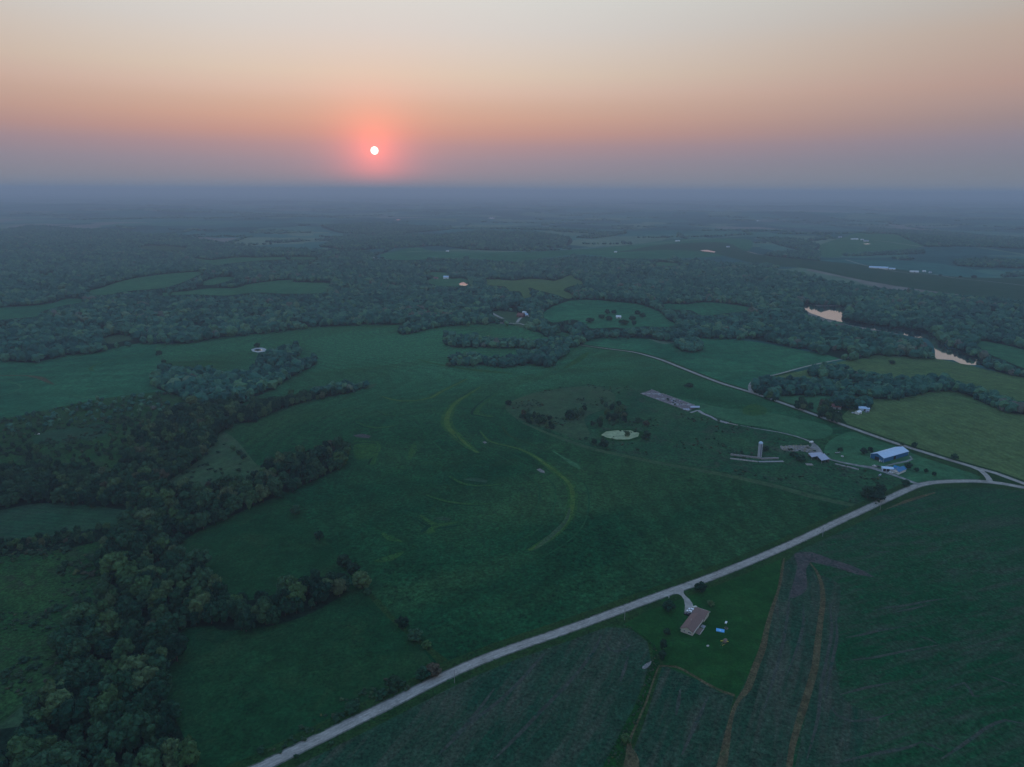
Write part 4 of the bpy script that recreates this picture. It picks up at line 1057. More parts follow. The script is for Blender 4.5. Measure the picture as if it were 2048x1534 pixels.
# trees that stand out, then the nearest of the woods, each an object of its own
SPECIAL = [  # px, py of crown middle, height, radius, material, label
    (300, 1152, 14, 7.5, 'leaf_pale', 'bright yellow green tree rising out of the dense wood'),
    (312, 1198, 13, 6.5, 'leaf_pale', 'light grey green rounded tree just below the yellow green one'),
    (290, 1036, 16, 8.5, 'leaf_pale', 'big pale tree at the junction of wood and hedgerow'),
    (345, 1012, 14, 6.5, 'leaf_pale', 'pale green tree right of the big pale one'),
    (350, 858, 15, 6, 'leaf_pale', 'tall pale green tree on top of the pasture side wood'),
    (225, 975, 12, 6, 'leaf_pale', 'broad light green tree in the belt above the bluish field'),
    (723, 1160, 13, 6.2, 'leaf', 'round tree at the right end of the lower hedgerow'),
    (735, 1183, 5, 2.8, 'leaf', 'small tree in front of the round hedgerow end tree'),
    (688, 1122, 10, 5, 'leaf_dark', 'dark tree at the corner of pasture and corn'),
    (706, 1138, 10, 5, 'leaf_dark', 'dark tree between the corner tree and the hedgerow end'),
    (805, 1244, 8, 4.2, 'leaf', 'upper round tree on the grassy fence line'),
    (829, 1270, 8, 4.6, 'leaf', 'middle round tree on the grassy fence line'),
    (853, 1289, 5, 3, 'leaf', 'lowest small tree on the grassy fence line'),
    (789, 1367, 8, 4.8, 'leaf_dark', 'dark roadside tree left of the leafy roadside clump'),
    (845, 1347, 6.5, 4.4, 'leaf', 'leafy left tree of the roadside clump by the gravel road'),
    (866, 1339, 6.5, 4.4, 'leaf', 'leafy right tree of the roadside clump by the gravel road'),
    (764, 1387, 5, 3.4, 'leaf', 'low roadside tree below the dark roadside tree'),
    (702, 1415, 5, 3.6, 'leaf', 'lone bushy tree on the verge of the gravel road'),
    (638, 1071, 8, 4.2, 'leaf', 'lone tree on the edge between small pasture and corn'),
    (590, 1020, 9, 4.6, 'leaf', 'lone round tree below the hedgerow wood'),
    (559, 988, 8, 4, 'leaf', 'tree at the foot of the hedgerow wood'),
    (466, 896, 6, 3.4, 'leaf', 'top tree of three at the corner of the shrubby pasture'),
    (478, 904, 6, 3.4, 'leaf', 'middle tree of three at the corner of the shrubby pasture'),
    (487, 913, 6, 3.4, 'leaf', 'bottom tree of three at the corner of the shrubby pasture'),
    (1402, 1174, 8, 4.2, 'leaf', 'dark tree by the road above the ranch house'),
    (1338, 1211, 7, 4, 'leaf', 'dark tree left of the flared driveway'),
    (1422, 1206, 4, 2.4, 'leaf', 'small dark tree behind the ranch house garage'),
    (1334, 1264, 5, 2.6, 'leaf_dark', 'faint small tree on the lawn left of the ranch house'),
    (1327, 1289, 8, 2.3, 'leaf_dark', 'upper narrow dark tree at the lawn corner'),
    (1325, 1311, 7, 2.5, 'leaf_dark', 'lower narrow dark tree at the lawn corner'),
    (1252, 1477, 5, 2.6, 'leaf', 'small tree standing in the grassed waterway'),
    (1737, 985, 11, 6.5, 'leaf_dark', 'left big dark tree of the clump by the road junction'),
    (1756, 990, 11, 6.5, 'leaf_dark', 'right big dark tree of the clump by the road junction'),
    (1762, 977, 9, 5.5, 'leaf_dark', 'rear tree of the dark clump by the road junction'),
    (1812, 966, 6.5, 4, 'leaf', 'light tree where the farm driveway meets the road'),
    (1817, 931, 7, 3.6, 'leaf_dark', 'round dark red tree behind the blue roofed house'),
    (1833.5, 939, 5, 2.5, 'leaf_dark', 'first of three small round trees on the farm lawn'),
    (1852, 942, 5, 2.3, 'leaf_dark', 'second of three small round trees on the farm lawn'),
    (1868.5, 948, 5, 2.3, 'leaf_dark', 'last of three small round trees on the farm lawn'),
    (1728, 902, 7, 4, 'leaf_dark', 'dark tree at the left corner of the blue barn'),
    (1741, 899, 6, 3.4, 'leaf', 'tree close behind the left corner of the blue barn'),
    (1829, 890, 7, 3.2, 'leaf', 'roadside tree behind the blue barn'),
    (1805, 888, 4.5, 2.6, 'leaf', 'small roadside tree above the blue barn roof'),
    (1909, 914, 7, 4, 'leaf', 'thin roadside tree right of the blue barn'),
    (1681, 898, 4, 3, 'leaf_dark', 'low tree beside the junk right of the driveway'),
    (1255, 868, 7, 3.2, 'leaf_pale', 'yellow green tree standing in front of the duckweed pond'),
    (1292, 871, 10, 6, 'leaf_dark', 'dark tree at the right end of the duckweed pond'),
    (1208, 888, 10, 5.5, 'leaf_dark', 'round dark tree below left of the duckweed pond'),
    (1188, 883, 6, 3.6, 'leaf_dark', 'smaller dark tree left of the round pond tree'),
    (1276, 840, 7, 4.5, 'leaf', 'left brownish tree above the pond end'),
    (1292, 847, 7, 4.5, 'leaf', 'right brownish tree above the pond end'),
    (1229, 833, 10, 6, 'leaf_dark', 'large dark tree at the right of the thicket above the pond'),
    (1017, 805, 7, 4, 'leaf_dark', 'lone dark tree at the left corner of the pasture'),
    (1532, 897, 6, 4, 'leaf_dark', 'dark tree beside the foot of the silo'),
    (1600, 915, 7, 5.5, 'leaf', 'bushy tree at the left of the grey shed'),
    (1587, 908, 5, 4, 'leaf_dark', 'dark bushy tree behind the bushy shed tree'),
    (1784.5, 724.5, 7, 6, 'leaf_dark', 'lone dark tree on the olive field near the river'),
    (1378, 770, 5, 6, 'leaf_dark', 'left bush like tree by the road above the barn ruin'),
    (897, 729, 7, 5, 'leaf_pale', 'pale green tree at the left foot of the hedge'),
    (318, 706, 8, 5.5, 'leaf_dark', 'dark lone tree on the crest of the left field'),
    (327, 722, 5, 4, 'leaf', 'little tree between the lone crest trees'),
    (338, 731, 8, 5, 'leaf_dark', 'dark tree on the slope above the field wood'),
    (388, 741, 8, 5, 'leaf_dark', 'dark tree sticking out above the field wood'),
    (514, 690, 8, 6, 'leaf_dark', 'dark tree behind the small field pond'),
    (1948, 553, 10, 9, 'leaf_dark', 'round tree beside the distant right hand road'),
    (1921, 553, 6, 6, 'leaf_dark', 'small tree left of the round distant roadside tree'),
    (1881, 550, 5, 6, 'leaf_dark', 'small tree right of the distant farm'),
    (1180, 640, 11, 9, 'leaf_dark', 'lone tree at the left of the ringed homestead field'),
]
for px, py, h, r, mt, lb in SPECIAL:
    x, y, z = at(px, py, h * 0.5)
    add_tree(float(x), float(y), h, r, lb, mat=mt)
ringx = [(1203, 632), (1215, 624), (1228, 624), (1218, 637), (1251, 645), (1265, 637), (1275, 625), (1285, 632), (1244, 645), (1268, 647)]
for px, py in ringx:
    x, y, z = at(px, py, 5)
    add_tree(float(x), float(y), rng.uniform(9, 12), rng.uniform(6, 8), 'tree of the ring round the hillside homestead', 'trees round the hillside homestead')
sp_xy = np.array([(e.location.x, e.location.y) for e in scene.objects if e.get('category') == 'tree'])
n_ind = 0
rest = []
INFRAME = lambda x, y: abs(math.atan2(x, y)) < 0.66 and y > 200
for X_, Y_, H_, T_, wd in near_t:
    r = H_ * rng.uniform(0.30, 0.47)
    if np.min(np.hypot(sp_xy[:, 0] - X_, sp_xy[:, 1] - Y_)) < 4.5:
        continue
    if wd['shrub'] and rng.uniform() < wd['shrub']:
        rest.append((X_, Y_, H_, r * 1.1)); continue
    if n_ind < 300 - len(SPECIAL) + 20 and wd['label'] and INFRAME(X_, Y_):
        add_tree(X_, Y_, H_, r, wd['label'], wd['group'])
        n_ind += 1
    else:
        rest.append((X_, Y_, H_, r))
print('near trees', len(near_t), 'individual', n_ind, 'rest', len(rest), 'mid', len(mid_t), 'far', len(far_t))

# shrubs: pasture shrubs one by one
ROADS = [rg['poly'] * 1.0 for rg in REG if rg['name'] == 'gravel_road']
F4 = [(1408, 777), (1486, 765), (1528, 712), (1330, 815), (1355, 860), (1385, 850), (1410, 850), (1420, 880), (1440, 878), (1465, 895), (1515, 908), (1505, 880), (1250, 890), (1245, 910), (1280, 900), (1320, 900), (1197, 915), (1305, 935), (1255, 960), (1330, 970), (1425, 955),
      (1485, 955), (1525, 955), (1555, 985), (1635, 845), (1625, 890), (1395, 1010), (1375, 1045), (1600, 1000), (1690, 900), (1610, 930), (1350, 985), (1300, 850)]
for zx, zy in F4:
    x, y, z = at(zx / 3.408, 680 + zy / 3.408, 0.6)
    add_shrub(float(x), float(y), rng.uniform(1.3, 2.6), 'dark round shrub dotted on the olive pasture', 'dark shrubs on the olive pasture', 'leaf_dark')
SC = [rg['poly'] for rg in REG if rg['name'] == 'scrub_land'][0]


def scatter(poly, n, keep=None):
    lo, hi = poly.min(0), poly.max(0)
    out = []
    while len(out) < n:
        x = rng.uniform(lo[0], hi[0], 400); y = rng.uniform(lo[1], hi[1], 400)
        m = inside(poly, x, y)
        for a, b in zip(x[m], y[m]):
            if abs(math.atan2(a, b)) < 0.7 and b > 100:
                v = math.sin(a / 17.0 + 1.3 * math.sin(b / 23)) + math.sin(b / 13.0 + 1.1 * math.sin(a / 19.0))
                if keep is None or v > keep:
                    out.append((a, b))
    return out[:n]


for a, b in scatter(SC, 150, 0.2):
    add_shrub(a, b, rng.uniform(1.4, 3.6), 'rounded shrub on the weedy scrub ground at lower left', 'shrubs on the scrub ground')
BRUSH = []
for rg in REG:
    if rg['name'] == 'pasture' and 'overgrown' in rg['label']:
        BRUSH += [(a, b, rng.uniform(0.8, 2.0)) for a, b in scatter(rg['poly'], 330, 0.3)]
    if rg['name'] == 'pasture' and 'pale rough' in rg['label']:
        BRUSH += [(a, b, rng.uniform(0.8, 1.8)) for a, b in scatter(rg['poly'], 60, 0.3)]
    if rg['name'] == 'scrub_land':
        BRUSH += [(a, b, rng.uniform(0.5, 1.4)) for a, b in scatter(rg['poly'], 520, -0.3)]
    if rg['name'] == 'grass_waterway':
        BRUSH += [(a, b, rng.uniform(0.4, 0.8)) for a, b in scatter(rg['poly'], 160)]
TH = WOODS[7]['poly']
BRUSH += [(a, b, rng.uniform(0.9, 2.6)) for a, b in scatter(TH, 700, -0.4)]
for px, py, n_, sp_ in ((812, 1372, 14, 22), (770, 1395, 16, 24), (715, 1412, 12, 20), (660, 1440, 10, 24), (620, 1470, 10, 24), (600, 1490, 8, 24), (545, 1515, 10, 22), (1560, 1108, 0, 1)):
    for k in range(n_):
        x, y, z = at(px + rng.normal(0, sp_), py + rng.normal(0, 5) - 6)
        if not any(inside(q, np.array([float(x)]), np.array([float(y)]))[0] for q in ROADS):
            BRUSH.append((float(x), float(y), rng.uniform(0.7, 1.8)))


def gn_scatter(name, rows, protos, label):
    """one object: a point for every plant, each carrying an instance of one of the shapes"""
    rows = np.array(rows, float)
    me = bpy.data.meshes.new(name)
    me.vertices.add(len(rows))
    z = height(rows[:, 0], rows[:, 1])
    me.vertices.foreach_set('co', np.column_stack([rows[:, 0], rows[:, 1], z]).astype(np.float32).ravel())
    for an, vals, ty in (('sx', rows[:, 2], 'FLOAT'), ('sz', rows[:, 3], 'FLOAT'), ('rz', rng.uniform(0, 6.28, len(rows)), 'FLOAT')):
        at_ = me.attributes.new(an, ty, 'POINT')
        at_.data.foreach_set('value', vals.astype(np.float32))
    pk = me.attributes.new('pick', 'INT', 'POINT')
    pk.data.foreach_set('value', rng.integers(0, len(protos), len(rows)).astype(np.int32))
    o = obj(name, me)
    coll = bpy.data.collections.new(name + '_shapes')
    for i, ms in enumerate(protos):
        coll.objects.link(bpy.data.objects.new('%s_shape_%02d' % (name, i), ms))
    ng = bpy.data.node_groups.new(name + '_nodes', 'GeometryNodeTree')
    ng.interface.new_socket('Geometry', in_out='INPUT', socket_type='NodeSocketGeometry')
    ng.interface.new_socket('Geometry', in_out='OUTPUT', socket_type='NodeSocketGeometry')
    gi = ng.nodes.new('NodeGroupInput'); go = ng.nodes.new('NodeGroupOutput')
    ci = ng.nodes.new('GeometryNodeCollectionInfo')
    ci.inputs['Collection'].default_value = coll
    ci.inputs['Separate Children'].default_value = True
    ci.inputs['Reset Children'].default_value = True
    ip = ng.nodes.new('GeometryNodeInstanceOnPoints')
    ip.inputs['Pick Instance'].default_value = True

    def named(n, ty='FLOAT'):
        a = ng.nodes.new('GeometryNodeInputNamedAttribute')
        a.data_type = ty
        a.inputs['Name'].default_value = n
        return a.outputs['Attribute']
    L = ng.links.new
    L(gi.outputs[0], ip.inputs['Points']); L(ci.outputs[0], ip.inputs['Instance'])
    L(named('pick', 'INT'), ip.inputs['Instance Index'])
    cs = ng.nodes.new('ShaderNodeCombineXYZ'); sx = named('sx')
    L(sx, cs.inputs[0]); L(sx, cs.inputs[1]); L(named('sz'), cs.inputs[2]); L(cs.outputs[0], ip.inputs['Scale'])
    cr = ng.nodes.new('ShaderNodeCombineXYZ'); L(named('rz'), cr.inputs[2])
    try:
        er = ng.nodes.new('FunctionNodeEulerToRotation'); L(cr.outputs[0], er.inputs[0]); L(er.outputs[0], ip.inputs['Rotation'])
    except Exception:
        L(cr.outputs[0], ip.inputs['Rotation'])
    L(ip.outputs[0], go.inputs[0])
    md = o.modifiers.new('scatter', 'NODES')
    md.node_group = ng
    return tag(o, label, name.replace('_', ' '), None, 'stuff')


TREE_JOIN = []
for pr in PROTO:
    V_ = np.concatenate([pr['cv'], pr['tv']]); F_ = np.concatenate([pr['cf'], pr['tf'] + len(pr['cv'])])
    mi = np.r_[np.zeros(len(pr['cf'])), np.ones(len(pr['tf']))]
    TREE_JOIN.append(mesh_from('tree_shape', V_, F_, [M['leaf'], M['bark']], mi))
gn_scatter('woodland', [(a, b, r, h / 2) for a, b, h, r in rest], TREE_JOIN, 'further trees of the near woods and hedgerows')
gn_scatter('undergrowth', [(a, b, r, r) for a, b, r in BRUSH], SHRUBP, 'low bushes and weeds of the scrub and pastures')


def lod_variants(src, n, jit, seed):
    out = []
    rs = np.random.default_rng(seed)
    for k in range(n):
        v = src[0] * (1 + rs.normal(0, jit, (len(src[0]), 1)))
        out.append(v)
    return np.array(out)


def forest_mass(name, rows, src, label, jit=0.2, zs=0.52, seed=5):
    """many small tree crowns as one mesh"""
    rows = np.array(rows, float)          # x, y, radius, half height, centre height, tone
    n = len(rows)
    var = lod_variants(src, 12, jit, seed)
    pick = rng.integers(0, 12, n)
    ang_ = rng.uniform(0, 6.28, n)
    V = var[pick]
    c, s = np.cos(ang_)[:, None], np.sin(ang_)[:, None]
    X = V[:, :, 0] * c - V[:, :, 1] * s
    Y = V[:, :, 0] * s + V[:, :, 1] * c
    z0 = height(rows[:, 0], rows[:, 1])
    VV = np.stack([X * rows[:, 2:3] + rows[:, 0:1], Y * rows[:, 2:3] + rows[:, 1:2], V[:, :, 2] * rows[:, 3:4] + (z0 + rows[:, 4])[:, None]], 2)
    k = len(src[0])
    FF = (src[1][None] + (np.arange(n) * k)[:, None, None]).reshape(-1, 3)
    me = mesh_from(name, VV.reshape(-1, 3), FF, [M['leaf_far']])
    ta = me.attributes.new('tone', 'FLOAT', 'POINT')
    ta.data.foreach_set('value', np.repeat(rows[:, 5], k).astype(np.float32))
    return tag(obj(name, me), label, 'trees', None, 'stuff')


rows = []
for X_, Y_, H_, T_, wd in mid_t:
    r = H_ * rng.uniform(0.30, 0.56)
    rows.append((X_, Y_, r, H_ * 0.46, H_ * 0.56, T_))
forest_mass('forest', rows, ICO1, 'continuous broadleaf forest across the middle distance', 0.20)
rows = []
for X_, Y_, H_, T_, wd in far_t:
    r = H_ * rng.uniform(0.34, 0.60)
    rows.append((X_, Y_, r, H_ * 0.47, H_ * 0.5, T_))
from mathutils import noise as mn
cand = 0
Dn, Df = 2600.0, 9000.0
for D0, D1, sp, size in ((2600, 5000, 17.0, 1.0), (5000, 10000, 34.0, 2.1), (10000, 24000, 110.0, 6.5)):
    gx, gy = np.meshgrid(np.arange(-D1, D1, sp), np.arange(0, D1, sp))
    gx = gx.ravel(); gy = gy.ravel()
    dd = np.hypot(gx, gy); aa = np.abs(np.arctan2(gx, np.maximum(gy, 1)))
    ok = (dd > D0) & (dd < D1) & (aa < 0.80)
    gx = gx[ok]; gy = gy[ok]
    # woods follow broad east-west bands, hedges follow the field lines
    def fb(x, y, s1, s2, ph):
        return (np.sin(x / s1 + 1.7 * np.sin(y / s2 * 0.7 + ph)) + np.sin(y / s2 + 1.9 * np.sin(x / s1 * 0.6 + 2 * ph)) + 0.7 * np.sin(x / s1 * 2.3 + y / s2 * 2.1 + ph)
                + 0.5 * np.sin(x / s1 * 4.1 - y / s2 * 3.7 + 3 * ph) + 0.3 * np.sin(x / s1 * 8.3 + 2.0 * np.sin(y / s2 * 6) + ph))
    sc_ = 1.0 if D0 < 5000 else 1.5 if D0 < 10000 else 2.5
    m = fb(gx, gy, 240 * sc_, 190 * sc_, 0.7) + 0.5 * fb(gx, gy, 800, 620, 2.1)
    bias = np.where(gx < -0.12 * gy, 0.15, -0.25) + 0.35 * sstep(gx, 0.35 * gy, 0.6 * gy)
    hx = np.abs(((gx + 60 * np.sin(gy / 300)) / (430 * sc_)) % 1 - 0.5) * 430 * sc_
    hy = np.abs(((gy + 80 * np.sin(gx / 400)) / (520 * sc_)) % 1 - 0.5) * 520 * sc_
    hedge = ((hx < sp * 0.55) | (hy < sp * 0.55)) & (fb(gx, gy, 500, 500, 4.2) > 0.8)
    keep = (m + bias > (1.7 if D0 < 5000 else 2.3 if D0 < 10000 else 2.7)) | hedge
    gx = gx[keep]; gy = gy[keep]
    gx = gx + rng.uniform(-0.45, 0.45, len(gx)) * sp; gy = gy + rng.uniform(-0.45, 0.45, len(gy)) * sp
    ok = np.ones(len(gx), bool)
    if D0 < 5000:
        for c in CLEAR:
            ok &= ~inside(c, gx, gy)
    gx = gx[ok]; gy = gy[ok]
    H_ = rng.uniform(9, 15, len(gx))
    for a, b, hh in zip(gx, gy, H_):
        rows.append((a, b, sp * rng.uniform(0.42, 0.62), hh * 0.5, hh * 0.42, rng.uniform()))
print('far crowns', len(rows))
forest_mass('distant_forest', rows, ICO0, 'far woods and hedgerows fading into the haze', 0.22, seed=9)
# ------------------------------------------------------------------ buildings and things
def pm(name, c, **k):
    M[name] = plain(name, c, **k)


pm('white_paint', (0.72, 0.74, 0.76), rough=0.6, var=0.08)
pm('cream_siding', (0.50, 0.48, 0.42), rough=0.7, var=0.08)
pm('brown_shingle', (0.19, 0.118, 0.10), rough=0.9, var=0.25, scale=1.5)
pm('tan_shingle', (0.155, 0.120, 0.125), rough=0.9, var=0.25, scale=1.5)
pm('trim_grey', (0.42, 0.40, 0.40), rough=0.7, var=0.1)
pm('dark_opening', (0.012, 0.012, 0.014), rough=0.9)
pm('window_glass', (0.02, 0.025, 0.03), rough=0.08, spec=0.8)
pm('deck_wood', (0.19, 0.135, 0.11), rough=0.85, var=0.3, scale=2)
pm('grey_wood', (0.27, 0.27, 0.29), rough=0.85, var=0.2)
pm('blue_steel', (0.010, 0.130, 0.30), rough=0.55, var=0.12, scale=0.4)
pm('blue_roof', (0.004, 0.165, 0.36), rough=0.5, var=0.12, scale=0.4)
pm('pale_steel', (0.48, 0.63, 0.80), rough=0.5, var=0.07, scale=0.3)
pm('grey_steel', (0.30, 0.35, 0.46), rough=0.45, var=0.16, scale=0.6)
pm('rust_roof', (0.20, 0.085, 0.075), rough=0.9, var=0.3)
pm('concrete', (0.27, 0.265, 0.27), rough=0.9, var=0.22, scale=0.7)
pm('old_concrete', (0.15, 0.125, 0.135), rough=0.95, var=0.35, scale=0.35)
pm('stave', (0.42, 0.46, 0.53), rough=0.8, var=0.15, scale=0.6)
pm('stave_dark', (0.20, 0.23, 0.30), rough=0.8, var=0.15)
pm('debris', (0.26, 0.235, 0.21), rough=0.95, var=0.4, scale=1.2)
pm('debris_yellow', (0.26, 0.23, 0.12), rough=0.95, var=0.4, scale=1.2)
pm('car_white', (0.75, 0.77, 0.80), rough=0.25, var=0.03)
pm('car_dark', (0.02, 0.035, 0.06), rough=0.25, var=0.05)
pm('rubber', (0.02, 0.02, 0.02), rough=0.9)
pm('sky_blue_vinyl', (0.10, 0.42, 0.80), rough=0.5, var=0.08)
pm('yellow_plastic', (0.80, 0.62, 0.06), rough=0.5, var=0.06)
pm('pipe_pale', (0.50, 0.52, 0.52), rough=0.8, var=0.1)


class MB:
    def __init__(s):
        s.v, s.f, s.m = [], [], []

    def poly(s, pts, mi=0):
        b = len(s.v); s.v += [tuple(p) for p in pts]; s.f.append(tuple(range(b, b + len(pts)))); s.m.append(mi)
        return s

    def box(s, x0, x1, y0, y1, z0, z1, mi=0):
        b = len(s.v)
        s.v += [(x0, y0, z0), (x1, y0, z0), (x1, y1, z0), (x0, y1, z0), (x0, y0, z1), (x1, y0, z1), (x1, y1, z1), (x0, y1, z1)]
        for q in ((0, 3, 2, 1), (4, 5, 6, 7), (0, 1, 5, 4), (1, 2, 6, 5), (2, 3, 7, 6), (3, 0, 4, 7)):
            s.f.append(tuple(b + i for i in q)); s.m.append(mi)
        return s

    def slab(s, quad, t, mi=0):
        """a plate of thickness t under a quad (roof planes, ramps)"""
        q = [Vector(p) for p in quad]
        n = (q[1] - q[0]).cross(q[2] - q[0]).normalized()
        if n.z < 0: n = -n
        lo = [p - n * t for p in q]
        b = len(s.v); k = len(q)
        s.v += [tuple(p) for p in q] + [tuple(p) for p in lo]
        s.f.append(tuple(range(b, b + k))); s.f.append(tuple(range(b + 2 * k - 1, b + k - 1, -1))); s.m += [mi, mi]
        for i in range(k):
            j = (i + 1) % k
            s.f.append((b + i, b + k + i, b + k + j, b + j)); s.m.append(mi)
        return s

    def cyl(s, x, y, z0, z1, r0, r1=None, n=16, mi=0):
        r1 = r0 if r1 is None else r1
        b = len(s.v)
        for z, r in ((z0, r0), (z1, r1)):
            s.v += [(x + r * math.cos(2 * math.pi * k / n), y + r * math.sin(2 * math.pi * k / n), z) for k in range(n)]
        for k in range(n):
            s.f.append((b + k, b + (k + 1) % n, b + n + (k + 1) % n, b + n + k)); s.m.append(mi)
        s.f.append(tuple(range(b + n, b + 2 * n))); s.m.append(mi)
        return s

    def tube(s, p, q, r, n=6):
        p = Vector(p); q = Vector(q); d = (q - p).normalized()
        a = d.orthogonal().normalized(); c = d.cross(a)
        b = len(s.v)
        for e in (p, q):
            s.v += [tuple(e + a * (r * math.cos(6.2832 * k / n)) + c * (r * math.sin(6.2832 * k / n))) for k in range(n)]
        for k in range(n):
            s.f.append((b + k, b + (k + 1) % n, b + n + (k + 1) % n, b + n + k)); s.m.append(0)
        return s

    def build(s, name, mats, parent=None, loc=None):
        me = bpy.data.meshes.new(name)
        me.from_pydata(s.v, [], s.f)
        for m in ([mats] if isinstance(mats, str) else mats):
            me.materials.append(M[m])
        me.polygons.foreach_set('material_index', s.m)
        bmm = bmesh.new(); bmm.from_mesh(me); bmesh.ops.recalc_face_normals(bmm, faces=bmm.faces); bmm.to_mesh(me); bmm.free()
        o = obj(name, me, parent)
        if loc: o.location = loc
        return o


def thing(name, label, cat, px, py, rz=0.0, group=None, xy=None, dz=0.0):
    x, y = (float(v) for v in (at(px, py)[:2] if xy is None else xy))
    e = bpy.data.objects.new(name, None)
    COL.objects.link(e)
    e.location = (x, y, float(height(x, y)) + dz)
    e.rotation_euler = (0, 0, rz)
    return tag(e, label, cat, group)


def gable_walls(L, Wd, eave, ridge, base=-1.5):
    """shell walls of a gabled building, x along the ridge"""
    m = MB()
    m.poly([(0, 0, base), (L, 0, base), (L, 0, eave), (0, 0, eave)]); m.poly([(0, Wd, base), (0, Wd, eave), (L, Wd, eave), (L, Wd, base)])
    for x in (0, L):
        m.poly([(x, 0, base), (x, 0, eave), (x, Wd / 2, ridge), (x, Wd, eave), (x, Wd, base)])
    return m


def gable_roof(m, L, Wd, eave, ridge, oh=0.5, t=0.2, mi=0):
    k = (ridge - eave) / (Wd / 2)
    for sgn in (0, 1):
        ye = -oh if sgn == 0 else Wd + oh
        ze = eave - k * oh + t + 0.03
        m.slab([(-oh, ye, ze), (L + oh, ye, ze), (L + oh, Wd / 2, ridge + t + 0.03), (-oh, Wd / 2, ridge + t + 0.03)], t, mi)
    return m


def window(parent, x, y, z, w, h, face, frame='white_paint', name='window'):
    """a framed window on a wall; face 'x-', 'y-', 'y+' says which way it looks"""
    f = MB(); g = MB(); b = 0.1
    def put(mb, a0, a1, z0, z1, d0, d1):
        if face[0] == 'y':
            s_ = -1 if face[1] == '-' else 1
            mb.box(x + a0, x + a1, min(y + s_ * d0, y + s_ * d1), max(y + s_ * d0, y + s_ * d1), z0, z1)
        else:
            s_ = -1 if face[1] == '-' else 1
            mb.box(min(x + s_ * d0, x + s_ * d1), max(x + s_ * d0, x + s_ * d1), y + a0, y + a1, z0, z1)
    put(f, -w / 2, w / 2, z, z + b, 0.002, 0.08); put(f, -w / 2, w / 2, z + h - b, z + h, 0.002, 0.08)
    put(f, -w / 2, -w / 2 + b, z + b, z + h - b, 0.002, 0.08); put(f, w / 2 - b, w / 2, z + b, z + h - b, 0.002, 0.08)
    put(f, -0.04, 0.04, z + b, z + h - b, 0.002, 0.06)
    put(g, -w / 2 + b, w / 2 - b, z + b, z + h - b, 0.002, 0.03)
    fr = f.build(name, frame, parent)
    g.build('pane', 'window_glass', fr)
    return fr


# ranch house -----------------------------------------------------------
hx, hy, _ = at(1385, 1272)
house = thing('ranch_house', 'ranch house with brown shingle roof and attached garage on the dark lawn', 'house', 0, 0, R(55.6), xy=(hx, hy))
house.location.z = float(height(house.location.x + 9, house.location.y + 9))
w = gable_walls(19, 8, 3.0, 5.1); w.build('wall', 'cream_siding', house)
MB().box(-0.03, 19, -0.03, 0.0, -1.5, 0.3).box(-0.03, 0.0, 0, 8.03, -1.5, 0.3).build('foundation', 'concrete', house)
gr = gable_roof(MB(), 19, 8, 3.0, 5.1, 0.55, 0.18).build('roof', 'brown_shingle', house)
MB().box(-0.58, 19.5, -0.62, -0.57, 2.62, 2.92).box(-0.60, -0.56, -0.5, 8.5, 2.7, 2.82).build('fascia', 'white_paint', gr)
MB().box(9, 9.25, 4.6, 4.85, 4.6, 5.9).build('vent_pipe', 'trim_grey', gr)
# garage wing: ridge across the house
g = MB()
g.box(19.05, 28.4, -0.7, 7.6, -1.5, 3.0)
g.poly([(19.05, -0.7, 3.0), (28.4, -0.7, 3.0), (24.8, -0.7, 4.7)]); g.poly([(19.05, 7.6, 3.0), (24.8, 7.6, 4.7), (28.4, 7.6, 3.0)])
gw = g.build('garage_wall', 'cream_siding', house)
rf = MB()
rf.slab([(17.6, -1.2, 2.92), (17.6, 8.1, 2.92), (24.8, 8.1, 4.95), (24.8, -1.2, 4.95)], 0.16)
rf.slab([(24.8, -1.2, 4.95), (24.8, 8.1, 4.95), (29.0, 8.1, 3.0), (29.0, -1.2, 3.0)], 0.16)
grf = rf.build('garage_roof', 'brown_shingle', house)
MB().box(29.0, 29.06, -1.3, 8.2, 2.72, 3.04).box(24.8, 29, -1.28, -1.22, 2.75, 2.95).build('fascia', 'white_paint', grf)
MB().box(20.3, 23.2, 7.62, 7.7, -0.2, 2.1).build('garage_door', 'white_paint', house)
MB().box(24.3, 27.4, 7.62, 7.7, -0.2, 2.1).build('garage_door', 'white_paint', house)
for xx in (2.2, 6.0, 14.5):
    window(house, xx, 0, 1.1, 1.5, 1.3, 'y-')
window(house, 0, 2.2, 1.0, 2.0, 1.2, 'x-'); window(house, 0, 5.6, 1.1, 1.2, 1.2, 'x-')
MB().box(9.6, 10.6, -0.06, -0.004, 0.2, 2.3).build('door', 'white_paint', house)
dk = MB().box(4.0, 11.5, -3.6, -0.2, 0.02, 0.17)
for xx in (4.2, 7.7, 11.3):
    dk.box(xx - 0.08, xx + 0.08, -3.55, -3.4, -1.6, 0.0)
dko = dk.build('deck', 'deck_wood', house)
rl = MB().box(4.0, 11.5, -3.6, -3.52, 1.0, 1.1)
for k in range(11):
    rl.box(4.05 + k * 0.73, 4.13 + k * 0.73, -3.58, -3.53, 0.17, 1.0)
rl.build('railing', 'white_paint', dko)
MB().slab([(1.0, -3.5, -1.0), (4.0, -3.5, 0.1), (4.0, -2.3, 0.1), (1.0, -2.3, -1.0)], 0.12).build('ramp', 'grey_wood', house)
MB().box(12.6, 15.8, -3.3, -0.6, -0.3, 0.1).build('patio', 'grey_wood', house)


def house_pt(lx, ly):
    a = R(55.6)
    return (house.location.x + lx * math.cos(a) - ly * math.sin(a), house.location.y + lx * math.sin(a) + ly * math.cos(a))


